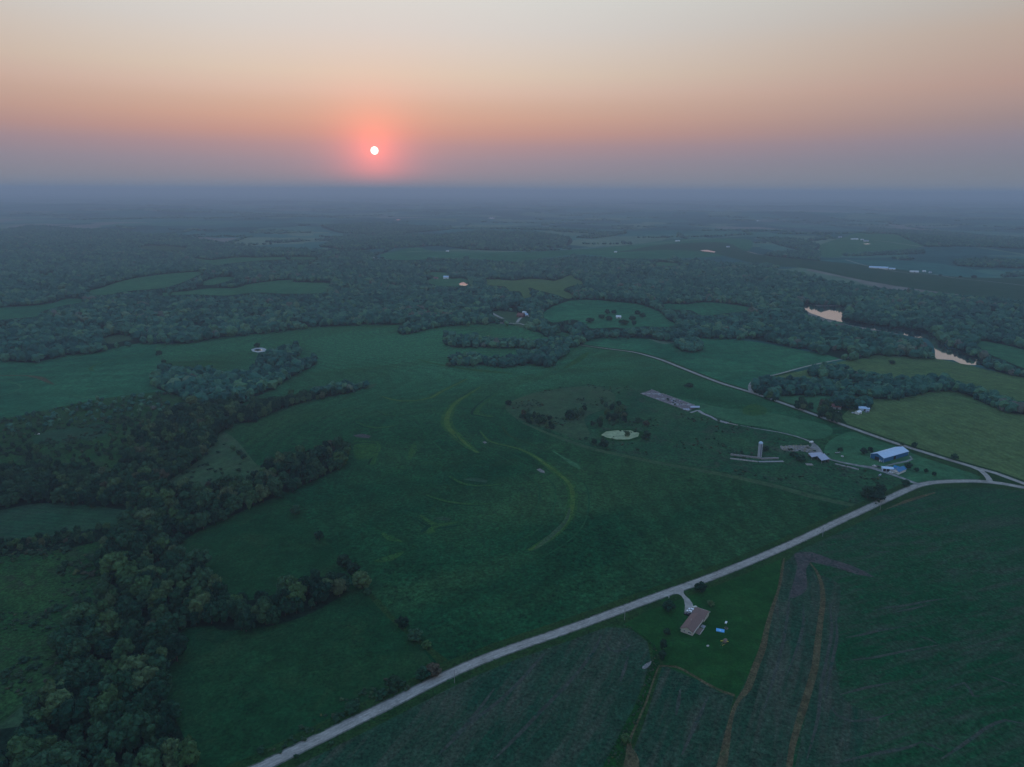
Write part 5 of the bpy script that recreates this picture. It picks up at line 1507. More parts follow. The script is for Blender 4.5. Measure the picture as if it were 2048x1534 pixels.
def car(label, xy, rz, body='car_white', pickup=False, group=None, name='parked_car', cat='car'):
    e = thing(name, label, cat, 0, 0, rz, group, xy=xy)
    prof = [(-2.3, 0.35), (2.3, 0.35), (2.35, 0.75), (2.2, 0.95), (1.1, 1.02), (0.55, 1.5), (-0.9 if pickup else -1.5, 1.52), (-1.1 if pickup else -2.1, 1.0), (-2.35, 0.95)]
    m = MB(); k = len(prof)
    for yy in (-0.9, 0.9):
        m.poly([(x, yy, z) for x, z in prof])
    for i in range(k):
        a, b = prof[i], prof[(i + 1) % k]
        m.poly([(a[0], -0.9, a[1]), (b[0], -0.9, b[1]), (b[0], 0.9, b[1]), (a[0], 0.9, a[1])])
    m.build('body', body, e)
    MB().slab([(1.06, -0.78, 1.08), (1.06, 0.78, 1.08), (0.62, 0.72, 1.47), (0.62, -0.72, 1.47)], 0.02).build('windscreen', 'window_glass', e)
    xr = -0.95 if pickup else -1.55
    MB().slab([(xr - 0.02, -0.7, 1.46), (xr - 0.02, 0.7, 1.46), (xr - (0.18 if pickup else 0.5), 0.78, 1.06), (xr - (0.18 if pickup else 0.5), -0.78, 1.06)], 0.02).build('rear_window', 'window_glass', e)
    for yy in (-0.906, 0.906):
        MB().box(xr + 0.1, 0.6, yy - 0.004, yy + 0.004, 1.05, 1.42).build('side_window', 'window_glass', e)
    for xx in (-1.45, 1.45):
        for yy in (-0.86, 0.86):
            wm = MB().tube((xx, yy - 0.12, 0.34), (xx, yy + 0.12, 0.34), 0.34, 10)
            wm.poly(wm.v[:10]); wm.poly(wm.v[10:20]); wm.build('wheel', 'rubber', e)
    if pickup:
        MB().box(-2.2, -1.15, -0.75, 0.75, 0.96, 1.0).build('bed', 'dark_opening', e)
    return e


G1 = 'cars outside the garage of the ranch house'
car('white car nearest the driveway head by the garage', house_pt(27.5, 11.0), R(55.6 + 90), group=G1)
car('white car with dark windows in the middle by the garage', house_pt(24.4, 11.2), R(55.6 + 90), group=G1)
car('dark blue pickup parked beside the house wall', house_pt(20.6, 11.4), R(55.6 + 90), 'car_dark', True, group=G1, name='pickup_truck', cat='pickup')
tr = thing('utility_trailer', 'cream trailer parked behind the white cars', 'trailer', 0, 0, R(20), xy=house_pt(31.5, 10.5))
MB().box(-1.6, 1.6, -0.8, 0.8, 0.5, 1.2).build('box', 'cream_siding', tr); MB().tube((1.6, 0, 0.55), (2.6, 0, 0.5), 0.05).build('tow_bar', 'trim_grey', tr)
for yy in (-0.85, 0.85):
    MB().tube((0, yy - 0.08, 0.33), (0, yy + 0.08, 0.33), 0.33, 10).build('wheel', 'rubber', tr)
# yard things
po = thing('wading_pool', 'bright blue rectangular pool lying on the lawn', 'pool', 1440.5, 1261.5, R(-18))
MB().box(-2.6, 2.6, -1.6, -1.4, 0, 0.5).box(-2.6, 2.6, 1.4, 1.6, 0, 0.5).box(-2.6, -2.4, -1.4, 1.4, 0, 0.5).box(2.4, 2.6, -1.4, 1.4, 0, 0.5).build('side', 'sky_blue_vinyl', po)
MB().box(-2.4, 2.4, -1.4, 1.4, 0.0, 0.32).build('water', 'sky_blue_vinyl', po)
MB().box(-0.5, 0.3, -0.4, 0.3, 0.322, 0.45).build('float', 'white_paint', po)
tb = thing('garden_table', 'white table standing on the lawn above the blue pool', 'table', 1452, 1246.5, R(60))
MB().box(-1.4, 1.4, -0.6, 0.6, 0.7, 0.78).build('tabletop', 'white_paint', tb)
for xx in (-1.2, 1.2):
    for yy in (-0.45, 0.45):
        MB().box(xx - 0.05, xx + 0.05, yy - 0.05, yy + 0.05, 0, 0.698).build('leg', 'white_paint', tb)
fr = MB()
for k in range(18):
    a0, a1 = 2 * math.pi * k / 18, 2 * math.pi * (k + 1) / 18
    q = lambda a, r, z: (r * math.cos(a), r * math.sin(a), z)
    fr.poly([q(a0, 1.3, 0), q(a1, 1.3, 0), q(a1, 1.2, 0.35), q(a0, 1.2, 0.35)]); fr.poly([q(a0, 1.2, 0.35), q(a1, 1.2, 0.35), q(a1, 0.9, 0.35), q(a0, 0.9, 0.35)]); fr.poly([q(a0, 0.9, 0.35), q(a1, 0.9, 0.35), q(a1, 0.9, 0), q(a0, 0.9, 0)])
fp = thing('fire_ring', 'low brown fire ring between white table and blue pool', 'fire pit', 1452.5, 1256.5)
fr.build('ring', 'old_concrete', fp)
ps = thing('play_set', 'wooden swing set with yellow slides and roof on the lawn', 'play set', 1449.5, 1287, R(35))
for xx in (-0.9, 0.9):
    for yy in (-0.9, 0.9):
        MB().box(xx - 0.07, xx + 0.07, yy - 0.07, yy + 0.07, 0, 2.6).build('post', 'deck_wood', ps)
MB().box(-1.0, 1.0, -1.0, 1.0, 1.35, 1.45).build('platform', 'deck_wood', ps)
MB().slab([(-1.2, -1.2, 2.6), (1.2, -1.2, 2.6), (1.2, 0, 3.3), (-1.2, 0, 3.3)], 0.06).slab([(-1.2, 1.2, 2.6), (1.2, 1.2, 2.6), (1.2, 0, 3.3), (-1.2, 0, 3.3)], 0.06).build('canopy', 'deck_wood', ps)
MB().slab([(1.0, -0.4, 1.4), (1.0, 0.4, 1.4), (3.4, 0.4, 0.2), (3.4, -0.4, 0.2)], 0.08).build('slide', 'yellow_plastic', ps)
MB().slab([(-0.4, 1.0, 1.4), (0.4, 1.0, 1.4), (0.4, 3.2, 0.2), (-0.4, 3.2, 0.2)], 0.08).build('slide', 'yellow_plastic', ps)
MB().tube((-0.9, -0.9, 2.4), (-4.2, -0.9, 2.4), 0.07).build('swing_beam', 'deck_wood', ps)
for yy in (-1.8, 0.0):
    MB().tube((-4.2, -0.9, 2.4), (-4.2, yy, 0), 0.06).build('leg', 'deck_wood', ps)
for xx in (-2.0, -3.2):
    sw = MB().box(xx - 0.25, xx + 0.25, -1.05, -0.75, 0.5, 0.56).build('swing_seat', 'yellow_plastic', ps)
    MB().tube((xx - 0.22, -0.9, 0.55), (xx - 0.22, -0.9, 2.38), 0.015).tube((xx + 0.22, -0.9, 0.55), (xx + 0.22, -0.9, 2.38), 0.015).build('chain', 'trim_grey', sw)
bx = thing('storage_box', 'small pale box on the lawn left of the play set', 'box', 1415.5, 1292.5, 0.4)
MB().box(-0.7, 0.7, -0.4, 0.4, 0, 0.6).build('body', 'pipe_pale', bx); MB().box(-0.74, 0.74, -0.44, 0.44, 0.602, 0.68).build('lid', 'trim_grey', bx)
mb_ = thing('mailbox', 'white mailbox on a post by the gravel road', 'mailbox', 1337.6, 1197)
MB().box(-0.07, 0.07, -0.07, 0.07, 0, 1.1).build('post', 'white_paint', mb_); MB().box(-0.18, 0.18, -0.35, 0.35, 1.102, 1.5).build('box', 'white_paint', mb_)

for px_, py_, lb in ((909, 1366, 'leaning pale utility pole by the road at the thin bean field'), (1249, 1240, 'utility pole by the road left of the ranch house lawn'), (1645, 1073, 'utility pole by the road above the bare turning ground'), (1760, 1020, 'utility pole by the road near the dark tree clump')):
    up_ = thing('utility_pole', lb, 'pole', px_, py_, R(34), 'utility poles along the gravel road')
    MB().cyl(0, 0, -1, 9.0, 0.16, 0.11, n=8).build('post', 'grey_wood', up_)
    MB().box(-1.1, 1.1, -0.06, 0.06, 8.2, 8.35).build('crossarm', 'grey_wood', up_)
    for xx in (-1.0, 0.0, 1.0):
        MB().cyl(xx, 0, 8.36, 8.56, 0.06, n=6).build('insulator', 'trim_grey', up_)
# blue barn ---------------------------------------------------------------
bax, bay, _ = at(1540 + 1450 / 6.4, 860 + 418 / 6.4)
b2x, b2y, _ = at(1540 + 1745 / 6.4, 860 + 330 / 6.4)
brz = math.atan2(b2y - bay, b2x - bax)
barn = thing('machine_barn', 'large bright blue steel barn with pale roof', 'barn', 0, 0, brz, xy=(bax, bay))
BL, BW = 44.0, 15.5
barn.location.z = float(height(bax + 15, bay + 18))
gable_walls(BL, BW, 4.6, 7.6, -2).build('wall', 'blue_steel', barn)
rs_ = MB()
kk = (7.6 - 4.6) / (BW / 2)
for i in range(11):      # roof sheets laid side by side with raised laps
    x0 = -0.5 + i * (BL + 1) / 11; x1 = x0 + (BL + 1) / 11 - 0.06
    for ye, s_ in ((-0.4, 0), (BW + 0.4, 1)):
        ze = 4.6 - 0.4 * kk + 0.18
        o_ = MB().slab([(x0, ye, ze), (x1, ye, ze), (x1, BW / 2, 7.78), (x0, BW / 2, 7.78)], 0.10)
        o_.build('roof_panel', 'pale_steel', barn)
MB().box(-0.55, BL + 0.55, BW / 2 - 0.25, BW / 2 + 0.25, 7.76, 7.88).build('ridge_cap', 'pale_steel', barn)
for xx in (-0.06, BL - 0.06):
    MB().box(xx, xx + 0.14, -0.07, 0.08, -1, 4.5).build('corner_trim', 'white_paint', barn)
MB().box(-0.08, -0.004, BW - 0.07, BW + 0.08, -1, 4.5).build('corner_trim', 'white_paint', barn)
MB().box(-0.05, -0.004, 5.2, 10.2, -1, 3.7).build('doorway', 'dark_opening', barn)
MB().box(-0.16, -0.06, 2.2, 5.1, -1, 3.8).build('sliding_door', 'blue_steel', barn)
MB().box(-0.06, -0.004, 1.7, 2.8 - 0.66, -1, 2.0).build('door', 'white_paint', barn)
MB().box(17.5, 21.5, -0.05, -0.004, -1, 3.4).build('doorway', 'dark_opening', barn)
MB().box(21.6, 25.4, -0.16, -0.06, -1, 3.5).build('sliding_door', 'blue_steel', barn)
for k in range(14):
    MB().box(1.5 + k * 3.1, 1.58 + k * 3.1, -0.05, -0.004, 3.5, 4.35).build('wall_rib', 'blue_steel', barn)
wb = thing('oil_tank', 'white upright tank beside the barn doorway', 'tank', 1540 + 1403 / 6.4, 860 + 405 / 6.4)
MB().cyl(0, 0, 0.3, 2.0, 0.6, n=14).build('tank', 'white_paint', wb); MB().cyl(0, 0, 2.0, 2.2, 0.6, 0.2, n=14).build('cap', 'white_paint', wb)
for a in (0.5, 2.6, 4.7):
    MB().tube((0.5 * math.cos(a), 0.5 * math.sin(a), -0.3), (0.5 * math.cos(a), 0.5 * math.sin(a), 0.4), 0.06).build('leg', 'trim_grey', wb)

# white farmhouse with blue roof ----------------------------------------------
wx, wy, _ = at(1540 + 1645 / 6.4, 860 + 572 / 6.4)
w2x, w2y, _ = at(1540 + 1755 / 6.4, 860 + 522 / 6.4)
wrz = math.atan2(w2y - wy, w2x - wx)
wh = thing('farm_house', 'white farmhouse with bright blue roof on the farm lawn', 'house', 0, 0, wrz, xy=(wx, wy))
gable_walls(15.5, 6.4, 2.9, 5.0).build('wall', 'white_paint', wh)
rfo = gable_roof(MB(), 15.5, 6.4, 2.9, 5.0, 0.4, 0.14).build('roof', 'blue_roof', wh)
MB().box(3.2, 3.9, 3.5, 4.2, 4.5, 5.9).build('chimney', 'concrete', rfo)
for xx in (2.5, 6.5, 10.5, 13.5):
    window(wh, xx, 0, 1.0, 1.2, 1.2, 'y-')
window(wh, 0, 1.8, 1.0, 1.0, 1.3, 'x-'); window(wh, 0, 4.8, 1.0, 1.0, 1.3, 'x-')
MB().box(-0.06, -0.004, 2.9, 3.8, 0, 2.1).build('door', 'trim_grey', wh)
wg = MB().box(8.5, 14.5, 6.42, 10.4, -1, 2.8); wg.poly([(8.5, 10.4, 2.8), (14.5, 10.4, 2.8), (11.5, 10.4, 4.4)]); wgo = wg.build('wing_wall', 'white_paint', wh)
MB().slab([(8.1, 4.0, 2.75), (8.1, 10.8, 2.75), (11.5, 10.8, 4.62), (11.5, 4.0, 4.62)], 0.12).slab([(11.5, 4.0, 4.62), (11.5, 10.8, 4.62), (14.9, 10.8, 2.75), (14.9, 4.0, 2.75)], 0.12).build('wing_roof', 'blue_roof', wh)

# grey three bay garage ------------------------------------------------------
ga = thing('garage_shed', 'pale grey steel garage with dark open bays beside the driveway', 'shed', 1540 + 1440 / 6.4, 860 + 525 / 6.4, R(-12))
gm = MB().box(0, 10.5, 5.9, 6.0, -1, 3.2).box(0, 0.1, 0, 5.9, -1, 2.9).box(10.4, 10.5, 0, 5.9, -1, 2.9)
for xx in (0, 3.3, 6.8, 10.1):
    gm.box(xx, xx + 0.4, -0.1, 0, -1, 2.7)
gm.box(0, 10.5, -0.1, 0, 2.7, 3.1); gm.build('wall', 'pale_steel', ga)
MB().slab([(-0.4, -0.5, 3.0), (10.9, -0.5, 3.0), (10.9, 3, 3.9), (-0.4, 3, 3.9)], 0.1).slab([(-0.4, 3, 3.9), (10.9, 3, 3.9), (10.9, 6.5, 3.1), (-0.4, 6.5, 3.1)], 0.1).build('roof', 'pale_steel', ga)
for xx in (0.4, 3.7, 7.2):
    MB().box(xx, xx + 2.9, 0.25, 0.3, -0.8, 2.7).build('bay', 'dark_opening' if xx < 7 else 'white_paint', ga)
car('white pickup truck parked left of the grey garage', at(1749, 933)[:2], R(-25), pickup=True, name='pickup_truck', cat='pickup')
car('white car parked in front of the blue roofed farmhouse', at(1781, 946.5)[:2], R(-22))
car('dark car parked just behind the white farm pickup', at(1756, 934)[:2], R(-20), 'car_dark')
ti = thing('tank_trailer', 'pale blue green tank trailer across the driveway from the farmhouse', 'trailer', 1540 + 1405 / 6.4, 860 + 590 / 6.4, R(40))
tkm = MB().tube((-1.8, 0, 1.3), (1.8, 0, 1.3), 0.8, 12); tkm.poly(tkm.v[:12]); tkm.poly(tkm.v[12:24]); tkm.build('tank', 'grey_steel', ti)
MB().box(-2.0, 2.0, -0.5, 0.5, 0.4, 0.55).build('frame', 'trim_grey', ti)
for xx in (-1, 1):
    for yy in (-0.6, 0.6):
        MB().tube((xx, yy - 0.1, 0.3), (xx, yy + 0.1, 0.3), 0.35, 10).build('wheel', 'rubber', ti)

# grey open sheds --------------------------------------------------------------
sx_, sy_, _ = at(1540 + 660 / 6.4, 860 + 430 / 6.4)
sh = thing('open_shed', 'grey blue open sided shed roof in front of the rubble yard', 'shed', 0, 0, 0.0, xy=(sx_, sy_))
MB().slab([(-0.5, -0.3, 3.6), (9.6, 3.2, 4.0), (9.8, 17.4, 5.0), (-1.0, 11.2, 4.9)], 0.14).build('roof', 'grey_steel', sh)
MB().slab([(-7.2, 9.2, 3.7), (-1.3, 10.6, 4.3), (8.6, 18.0, 4.9), (8.2, 23.5, 4.2), (-6.4, 21.2, 3.9)], 0.14).build('lean_to_roof', 'grey_steel', sh)
for x_, y_ in ((0, 0.4), (9.3, 3.6), (4.5, 2.0), (9.4, 10), (-0.5, 10.6), (-6.8, 9.5), (-6.2, 20.8), (8.0, 23), (0.5, 22)):
    MB().box(x_ - 0.12, x_ + 0.12, y_ - 0.12, y_ + 0.12, -1, 3.5).build('post', 'grey_wood', sh)
MB().slab([(-6.2, 20.6, -1), (8, 22.8, -1), (8, 22.8, 3.9), (-6.2, 20.6, 3.7)], 0.1).build('back_wall', 'grey_wood', sh)
MB().slab([(9.3, 3.6, -1), (9.4, 17, -1), (9.4, 17, 3.9), (9.3, 3.6, 3.6)], 0.1).build('side_wall', 'grey_wood', sh)
bs_ = thing('concrete_bunk', 'pale concrete feed bunk lying beside the farm driveway', 'bunk', 1540 + 985 / 6.4, 860 + 470 / 6.4)
p0 = at(1540 + 835 / 6.4, 860 + 428 / 6.4); p1 = at(1540 + 1140 / 6.4, 860 + 505 / 6.4)
bs_.rotation_euler.z = math.atan2(float(p1[1] - p0[1]), float(p1[0] - p0[0]))
lb = math.hypot(float(p1[1] - p0[1]), float(p1[0] - p0[0]))
for k in range(7):
    x0 = -lb / 2 + k * lb / 7
    MB().box(x0, x0 + lb / 7 - 0.3, -1.3 + 0.5 * math.sin(k * 2), 1.2 + 0.4 * math.sin(k * 3), -0.6, 0.5 + 0.15 * math.sin(k * 5)).build('segment', 'concrete', bs_)

# silo ----------------------------------------------------------------------------
si = thing('silo', 'tall grey concrete stave silo with domed cap', 'silo', 1519, 913.5)
SR, SH_ = 2.2, 15.6
MB().cyl(0, 0, -1.5, SH_, SR, n=28).build('wall', 'stave', si)
dm = MB()
for k in range(5):
    a0, a1 = k * math.pi / 10, (k + 1) * math.pi / 10
    dm.cyl(0, 0, SH_ + 0.01 + 2.3 * math.sin(a0) * 0.95, SH_ + 2.3 * math.sin(a1) * 0.95, (SR + 0.1) * math.cos(a0), max(0.02, (SR + 0.1) * math.cos(a1)), n=28)
dm.build('dome', 'pale_steel', si)
for k in range(10):
    MB().cyl(0, 0, 0.6 + k * 1.6, 0.72 + k * 1.6, SR + 0.04, n=28).build('hoop', 'stave_dark', si)
MB().box(-0.45, 0.45, -SR - 0.55, -SR + 0.1, 0.2, SH_ - 0.4).build('chute', 'stave_dark', si)


def strip(name, label, cat, pa, pb, width, hgt, mat, n, jit=0.12, part='slab', dz=0.0):
    """a broken line of slabs between two points of the photograph"""
    a = np.array([float(v) for v in at(*pa)[:2]]); b = np.array([float(v) for v in at(*pb)[:2]])
    c = (a + b) / 2; d = b - a; L_ = np.linalg.norm(d)
    e = thing(name, label, cat, 0, 0, math.atan2(d[1], d[0]), xy=c, dz=dz)
    z0 = float(height(*c))
    for k in range(n):
        x0 = -L_ / 2 + k * L_ / n
        p_ = a + d * ((k + 0.5) / n)
        zz = float(height(*p_)) - z0
        j = rng.uniform(-jit, jit, 4)
        MB().slab([(x0 + 0.1, -width / 2 * (1 + j[0]), zz + hgt), (x0 + L_ / n - 0.12, -width / 2 * (1 + j[0]), zz + hgt + 0.05), (x0 + L_ / n - 0.12, width / 2 * (1 + j[1]), zz + hgt + j[2]), (x0 + 0.1, width / 2 * (1 + j[1]), zz + hgt + j[2])], hgt + 0.8).build(part, mat, e)
    return e


K6 = lambda x, y: (1240 + x / 6.024, 760 + y / 6.024)
strip('ruined_bunker', 'long low pale concrete bunker wall left of the silo', 'ruin', K6(1330, 905), K6(1700, 950), 1.4, 1.7, 'concrete', 10, part='wall_section')
strip('ruined_bunker', 'long low pale concrete bunker wall right of the silo', 'ruin', K6(1700, 955), K6(1910, 948), 1.4, 1.5, 'concrete', 6, part='wall_section')
strip('concrete_apron', 'broken beige concrete apron in front of the left bunker wall', 'slab', K6(1325, 945), K6(1660, 985), 3.8, 0.25, 'debris', 9)
strip('concrete_apron', 'broken pale concrete apron in front of the right bunker wall', 'slab', K6(1670, 985), K6(1970, 980), 3.4, 0.25, 'concrete', 8)
# long ruin of the livestock barn
c4 = [K6(250, 165), K6(375, 120), K6(940, 325), K6(820, 375)]
q4 = [[float(v) for v in at(*c)] for c in c4]
org = np.array(q4[0][:2])
ru = thing('barn_ruin', 'long roofless barn ruin with purplish floor and broken pale walls', 'ruin', 0, 0, 0, xy=org)
u0 = [np.array(q[:2]) - org for q in q4]
z0r = float(height(*org))
def bil(s_, t_):
    return (u0[0] * (1 - s_) + u0[3] * s_) * (1 - t_) + (u0[1] * (1 - s_) + u0[2] * s_) * t_
NB, NW_ = 16, 4
for i in range(NB):
    for j in range(NW_):
        cs = [bil((i + a) / NB, (j + b) / NW_) for a, b in ((0.01, 0.02), (0.99, 0.02), (0.99, 0.98), (0.01, 0.98))]
        zt = [float(height(*(org + c))) - z0r + 0.25 + rng.uniform(-0.05, 0.05) for c in cs]
        MB().slab([(c[0], c[1], z) for c, z in zip(cs, zt)], 0.5).build('floor_slab', 'old_concrete' if (i * 7 + j * 3) % 5 else 'concrete', ru)
for t_, hh in ((0.0, 0.9), (1.0, 1.1), (0.62, 0.7)):
    for i in range(NB):
        if rng.uniform() < 0.15:
            continue
        a_, b_ = bil(i / NB, t_), bil((i + 0.93) / NB, t_)
        d_ = (b_ - a_); n_ = np.array([-d_[1], d_[0]]) / np.linalg.norm(d_) * 0.35
        za = float(height(*(org + a_))) - z0r
        MB().slab([(a_[0] + n_[0], a_[1] + n_[1], za + hh), (b_[0] + n_[0], b_[1] + n_[1], za + hh * 0.9), (b_[0] - n_[0], b_[1] - n_[1], za + hh * 0.9), (a_[0] - n_[0], a_[1] - n_[1], za + hh)], hh + 0.4).build('wall_section', 'concrete', ru)
for i in range(60):
    c_ = bil(rng.uniform(0.02, 0.98), rng.uniform(0.05, 0.95)); za = float(height(*(org + c_))) - z0r + 0.3
    s1, s2, a_ = rng.uniform(0.4, 2.2), rng.uniform(0.2, 0.7), rng.uniform(0, 3)
    ca, sa = math.cos(a_), math.sin(a_)
    MB().slab([(c_[0] + x * ca - y * sa, c_[1] + x * sa + y * ca, za + rng.uniform(0.1, 0.45)) for x, y in ((-s1, -s2), (s1, -s2), (s1, s2), (-s1, s2))], 0.12).build('debris_board', 'debris' if i % 3 else 'grey_steel', ru)
rsx = thing('collapsed_shed', 'grey blue shed roof at the lower end of the barn ruin', 'shed', *K6(895, 345))
MB().slab([(-6, -3, 2.3), (6, -3.5, 2.5), (7.5, 2, 3.2), (-4.5, 3, 3.0)], 0.12).build('roof', 'grey_steel', rsx)
for x_, y_ in ((-5.5, -2.6), (5.5, -3), (6.8, 1.6), (-4.2, 2.6), (0, -2.9)):
    MB().box(x_ - 0.12, x_ + 0.12, y_ - 0.12, y_ + 0.12, -1, 2.35).build('post', 'grey_wood', rsx)
bs2 = thing('steel_sheet', 'pale blue steel sheets lying at the low corner of the barn ruin', 'roof sheet', *K6(800, 358))
for k in range(3):
    MB().slab([(-4 + k * 2.7, -2, 0.7), (-1.5 + k * 2.7, -2, 0.8), (-1.5 + k * 2.7, 2, 1.1), (-4 + k * 2.7, 2, 1.0)], 0.08).build('sheet', 'grey_steel', bs2)
trail = [K6(850, 395), K6(940, 365), K6(1010, 410), K6(1090, 440), K6(1160, 480), K6(1230, 500), K6(1300, 520), K6(1420, 545)]
for k, (pa, pb) in enumerate(zip(trail[:-1], trail[1:])):
    strip('concrete_lane', ['short pale slab row at the ruin corner', 'first slab row of the broken lane below the ruin', 'second slab row of the broken lane below the ruin', 'third slab row of the broken lane, bending down', 'fourth slab row of the broken lane', 'wide fifth slab row near the lane end', 'last brownish slab row of the broken lane'][k], 'slab', pa, pb, (3, 5, 4.5, 3.5, 5, 6, 2.5)[k], 0.2, 'concrete' if k < 6 else 'debris', 5)
# rubble of the old yard: chunks one cannot count
rb = MB()
YR = [rg['poly'] for rg in REG if rg['name'] == 'rubble_yard'][0]
for a, b in scatter(YR, 150):
    s = rng.uniform(0.3, 1.3); zz = float(height(a, b)); r_ = rng.uniform(0, 3)
    ca, sa = math.cos(r_), math.sin(r_)
    q = [(a + x * ca * s - y * sa * s, b + x * sa * s + y * ca * s, zz + rng.uniform(0.2, 0.9)) for x, y in ((-1, -.5), (1, -.6), (1.1, .5), (-.9, .6))]
    rb.slab(q, 0.5, int(rng.integers(0, 3)))
tag(rb.build('rubble', ['concrete', 'debris', 'debris_yellow']), 'broken concrete and timber strewn over the old yard', 'rubble', None, 'stuff')
rk = MB()
RP = [rg['poly'] for rg in REG if rg['name'] == 'rock_patch'][0]
for a, b in scatter(RP, 26):
    s = rng.uniform(0.25, 0.6); zz = float(height(a, b))
    rk.cyl(a, b, zz - 0.2, zz + s, s, s * 0.5, n=6)
tag(rk.build('rock_pile', 'concrete'), 'heap of pale rocks beside the grassed waterway', 'rocks', None, 'stuff')
jm = thing('farm_implement', 'pale old implement standing in the grass right of the driveway', 'implement', 1540 + 865 / 6.4, 860 + 298 / 6.4, 0.3)
MB().box(-3, 3, -0.3, 0.3, 0.6, 0.9).build('frame', 'pipe_pale', jm)
for xx in (-2.4, 0, 2.4):
    MB().tube((xx, -0.9, 0.5), (xx, 0.9, 0.5), 0.5, 10).build('wheel', 'rubber', jm)
    MB().box(xx - 0.1, xx + 0.1, -1.2, 1.2, 0.92, 1.3).build('rack', 'pipe_pale', jm)
jt = thing('stock_tank', 'pale stock tank in the grass beside the old implement', 'tank', 1540 + 925 / 6.4, 860 + 340 / 6.4)
MB().cyl(0, 0, 0, 0.8, 1.4, n=16).build('wall', 'pipe_pale', jt); MB().cyl(0, 0, 0.802, 0.86, 1.45, 1.3, n=16).build('rim', 'trim_grey', jt)
wcv = thing('parked_van', 'white van at the head of the farm driveway', 'van', 1540 + 528 / 6.4, 860 + 165 / 6.4, 0.5)
MB().box(-2.3, 2.3, -0.95, 0.95, 0.4, 2.0).build('body', 'car_white', wcv)
MB().slab([(2.31, -0.8, 1.1), (2.31, 0.8, 1.1), (2.305, 0.8, 1.8), (2.305, -0.8, 1.8)], 0.01).build('windscreen', 'window_glass', wcv)
for xx in (-1.5, 1.5):
    for yy in (-0.9, 0.9):
        MB().tube((xx, yy - 0.1, 0.35), (xx, yy + 0.1, 0.35), 0.35, 10).build('wheel', 'rubber', wcv)
cu = thing('culvert_slab', 'small pale concrete slab in front of the grey shed', 'slab', 1540 + 505 / 6.4, 860 + 445 / 6.4)
MB().box(-3.5, 3.5, -2.0, 2.0, -0.4, 0.3).build('slab', 'debris', cu); MB().box(-3.5, 3.5, 2.02, 2.3, -0.4, 0.8).build('kerb', 'concrete', cu)


def simple_building(name, label, cat, px, py, L, Wd, eave, ridge, rz, wall, roof, group=None, win=2):
    e = thing(name, label, cat, px, py, rz, group)
    sub = MB()
    wl = gable_walls(L, Wd, eave, ridge, -1.5)
    wo_ = wl.build('wall', wall, e); ro_ = gable_roof(MB(), L, Wd, eave, ridge, 0.35, 0.15).build('roof', roof, e)
    for o_ in (wo_, ro_):
        for v in o_.data.vertices:
            v.co.x -= L / 2; v.co.y -= Wd / 2
    MB().box(-L / 2 + L * 0.45, -L / 2 + L * 0.45 + min(3, L * 0.2), -Wd / 2 - 0.06, -Wd / 2 - 0.004, 0, min(2.4, eave - 0.2)).build('door', 'dark_opening', e)
    for k in range(win):
        window(e, -L / 2 + L * (0.15 + 0.7 * k / max(1, win - 1)), -Wd / 2, 1.0, 1.0, 1.1, 'y-')
    return e


J8 = lambda x, y: (1540 + x / 8.52, 680 + y / 8.52)
simple_building('farm_house', 'red roofed farmhouse hidden among the roadside trees', 'house', *J8(1122, 1165), 11, 8, 3, 6, R(-15), 'grey_wood', 'rust_roof')
simple_building('farm_shed', 'pale steel shed at the far side of the roadside homestead', 'shed', *J8(1590, 1195), 13, 8, 3.2, 5, R(-12), 'pale_steel', 'pale_steel', win=1)
simple_building('farm_shed', 'small white shed in the middle of the roadside homestead', 'shed', *J8(1500, 1255), 7, 5, 2.6, 4.2, R(28), 'white_paint', 'white_paint', win=1)
car('white car standing left of the small white shed', at(*J8(1422, 1250))[:2], R(10))
car('white car below the red roofed farmhouse', at(*J8(1150, 1232))[:2], R(-5))
simple_building('farm_shed', 'tiny pale lean shed right of the roadside homestead', 'shed', *J8(1650, 1228), 5, 2.5, 1.6, 2.0, R(20), 'grey_steel', 'grey_steel', win=0)
# middle and far farms
simple_building('livestock_barn', 'long pale white barn in the far fields at right', 'barn', 1757, 537, 66, 16, 4, 8, R(-28), 'white_paint', 'pale_steel', win=4)
simple_building('livestock_barn', 'short white annexe at the right end of the long far barn', 'barn', 1784, 539, 22, 12, 3.5, 6, R(-20), 'white_paint', 'pale_steel')
simple_building('livestock_barn', 'long white barn above the forest left of centre', 'barn', 660, 529, 80, 16, 5, 9, R(2), 'white_paint', 'white_paint', win=4)
simple_building('farm_house', 'white farmhouse on the clearing above the glinting pond', 'house', 892, 557.5, 18, 10, 6, 10, R(5), 'white_paint', 'pale_steel', win=3)
simple_building('farm_shed', 'brownish shed left of the white clearing farmhouse', 'shed', 872, 558, 14, 9, 4, 7, R(-8), 'debris', 'rust_roof')
simple_building('farm_barn', 'dark red barn in the clearing by the farm lane', 'barn', 1042, 634, 16, 11, 5, 9, R(-30), 'rust_roof', 'rust_roof')
simple_building('farm_shed', 'white shed right of the dark red barn', 'shed', 1055, 632, 12, 7, 3.5, 6, R(-25), 'white_paint', 'pale_steel')
simple_building('farm_shed', 'small white shed behind the dark red barn', 'shed', 1049, 627, 9, 6, 3, 5, R(-25), 'white_paint', 'white_paint', win=1)
simple_building('farm_shed', 'white shed inside the tree ringed homestead', 'shed', 1237, 636, 11, 8, 3.5, 6, R(-4), 'white_paint', 'white_paint')
simple_building('farm_house', 'white house in the narrow field beyond the forest ridge', 'house', 473, 511, 20, 11, 6, 10, R(0), 'white_paint', 'white_paint', win=3)
simple_building('farm_shed', 'white shed right of the house beyond the forest ridge', 'shed', 484, 511.5, 14, 8, 4, 7, R(0), 'white_paint', 'white_paint')
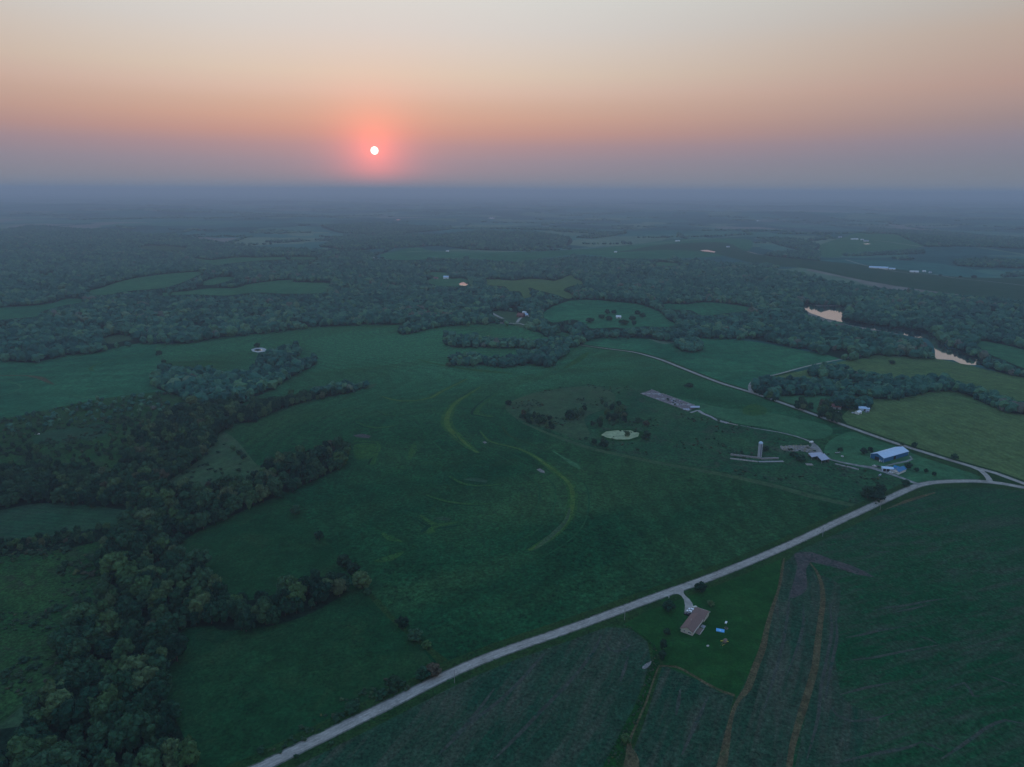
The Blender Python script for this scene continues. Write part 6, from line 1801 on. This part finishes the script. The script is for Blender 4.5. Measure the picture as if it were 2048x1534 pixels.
for i, (px, py, L_, lb) in enumerate([(837, 489, 22, 'lone white house above the distant level field'), (895, 503.5, 22, 'white house on the distant pale road'), (1231, 505, 20, 'white house beside the far dark wood at centre right'), (1456, 494.5, 26, 'grey white farmhouse right of the thin orange pond'),
                          (1355, 482.5, 40, 'pale barn on the distant road at centre right'), (1362, 472, 44, 'pale shed behind the distant road barn'), (1680, 475, 30, 'leftmost white building of the far green field'), (1709, 479, 60, 'widest white barn of the far green field'), (1724, 480, 26, 'dark topped shed right of the widest far barn'),
                          (1732, 482.5, 40, 'white shed above the narrow yellowish pond'), (1828, 544.5, 46, 'grey shed of the distant farm on the plain'), (1848, 544, 18, 'pale farmhouse of the distant farm on the plain'), (1860, 546, 14, 'small shed right of the distant plain farmhouse'),
                          (1465, 439, 50, 'faint pale barn far off at right of centre'), (1516, 442, 44, 'faint pale barn beside another far off at right'), (700, 401, 0, ''), (68, 717, 10, '')]):
    if L_ and lb:
        simple_building('farm_building', lb, 'building', px, py, L_ * 0.62, L_ * 0.3, 3.5, 6, R((i * 37) % 40 - 20), 'white_paint', 'white_paint' if i % 3 else 'grey_steel')
simple_building('field_shed', 'tiny white shed at the forest edge above the left field', 'shed', 68, 708, 6, 4, 2.5, 4, R(10), 'white_paint', 'white_paint', win=1)
car('tiny white car in the thicket clearing at the left', at(75, 869)[:2], R(15))

# ------------------------------------------------------------------ haze: one closed box of even pale air round everything
hb = MB().box(-60000, 60000, -3000, 52000, float(VZ.min()) - 1.5, 325)
hz_me = hb.build('haze', [])
m = bpy.data.materials.new('haze_air')
m.use_nodes = True
t_ = m.node_tree
t_.nodes.clear()
pv = t_.nodes.new('ShaderNodeVolumePrincipled')
pv.inputs['Color'].default_value = (0.60, 0.79, 0.95, 1)
pv.inputs['Density'].default_value = 0.000115
pv.inputs['Anisotropy'].default_value = 0.3
ou = t_.nodes.new('ShaderNodeOutputMaterial')
t_.links.new(pv.outputs[0], ou.inputs['Volume'])
hz_me.data.materials.append(m)
tag(hz_me, 'bluish evening haze lying over the whole country', 'haze', None, 'stuff')
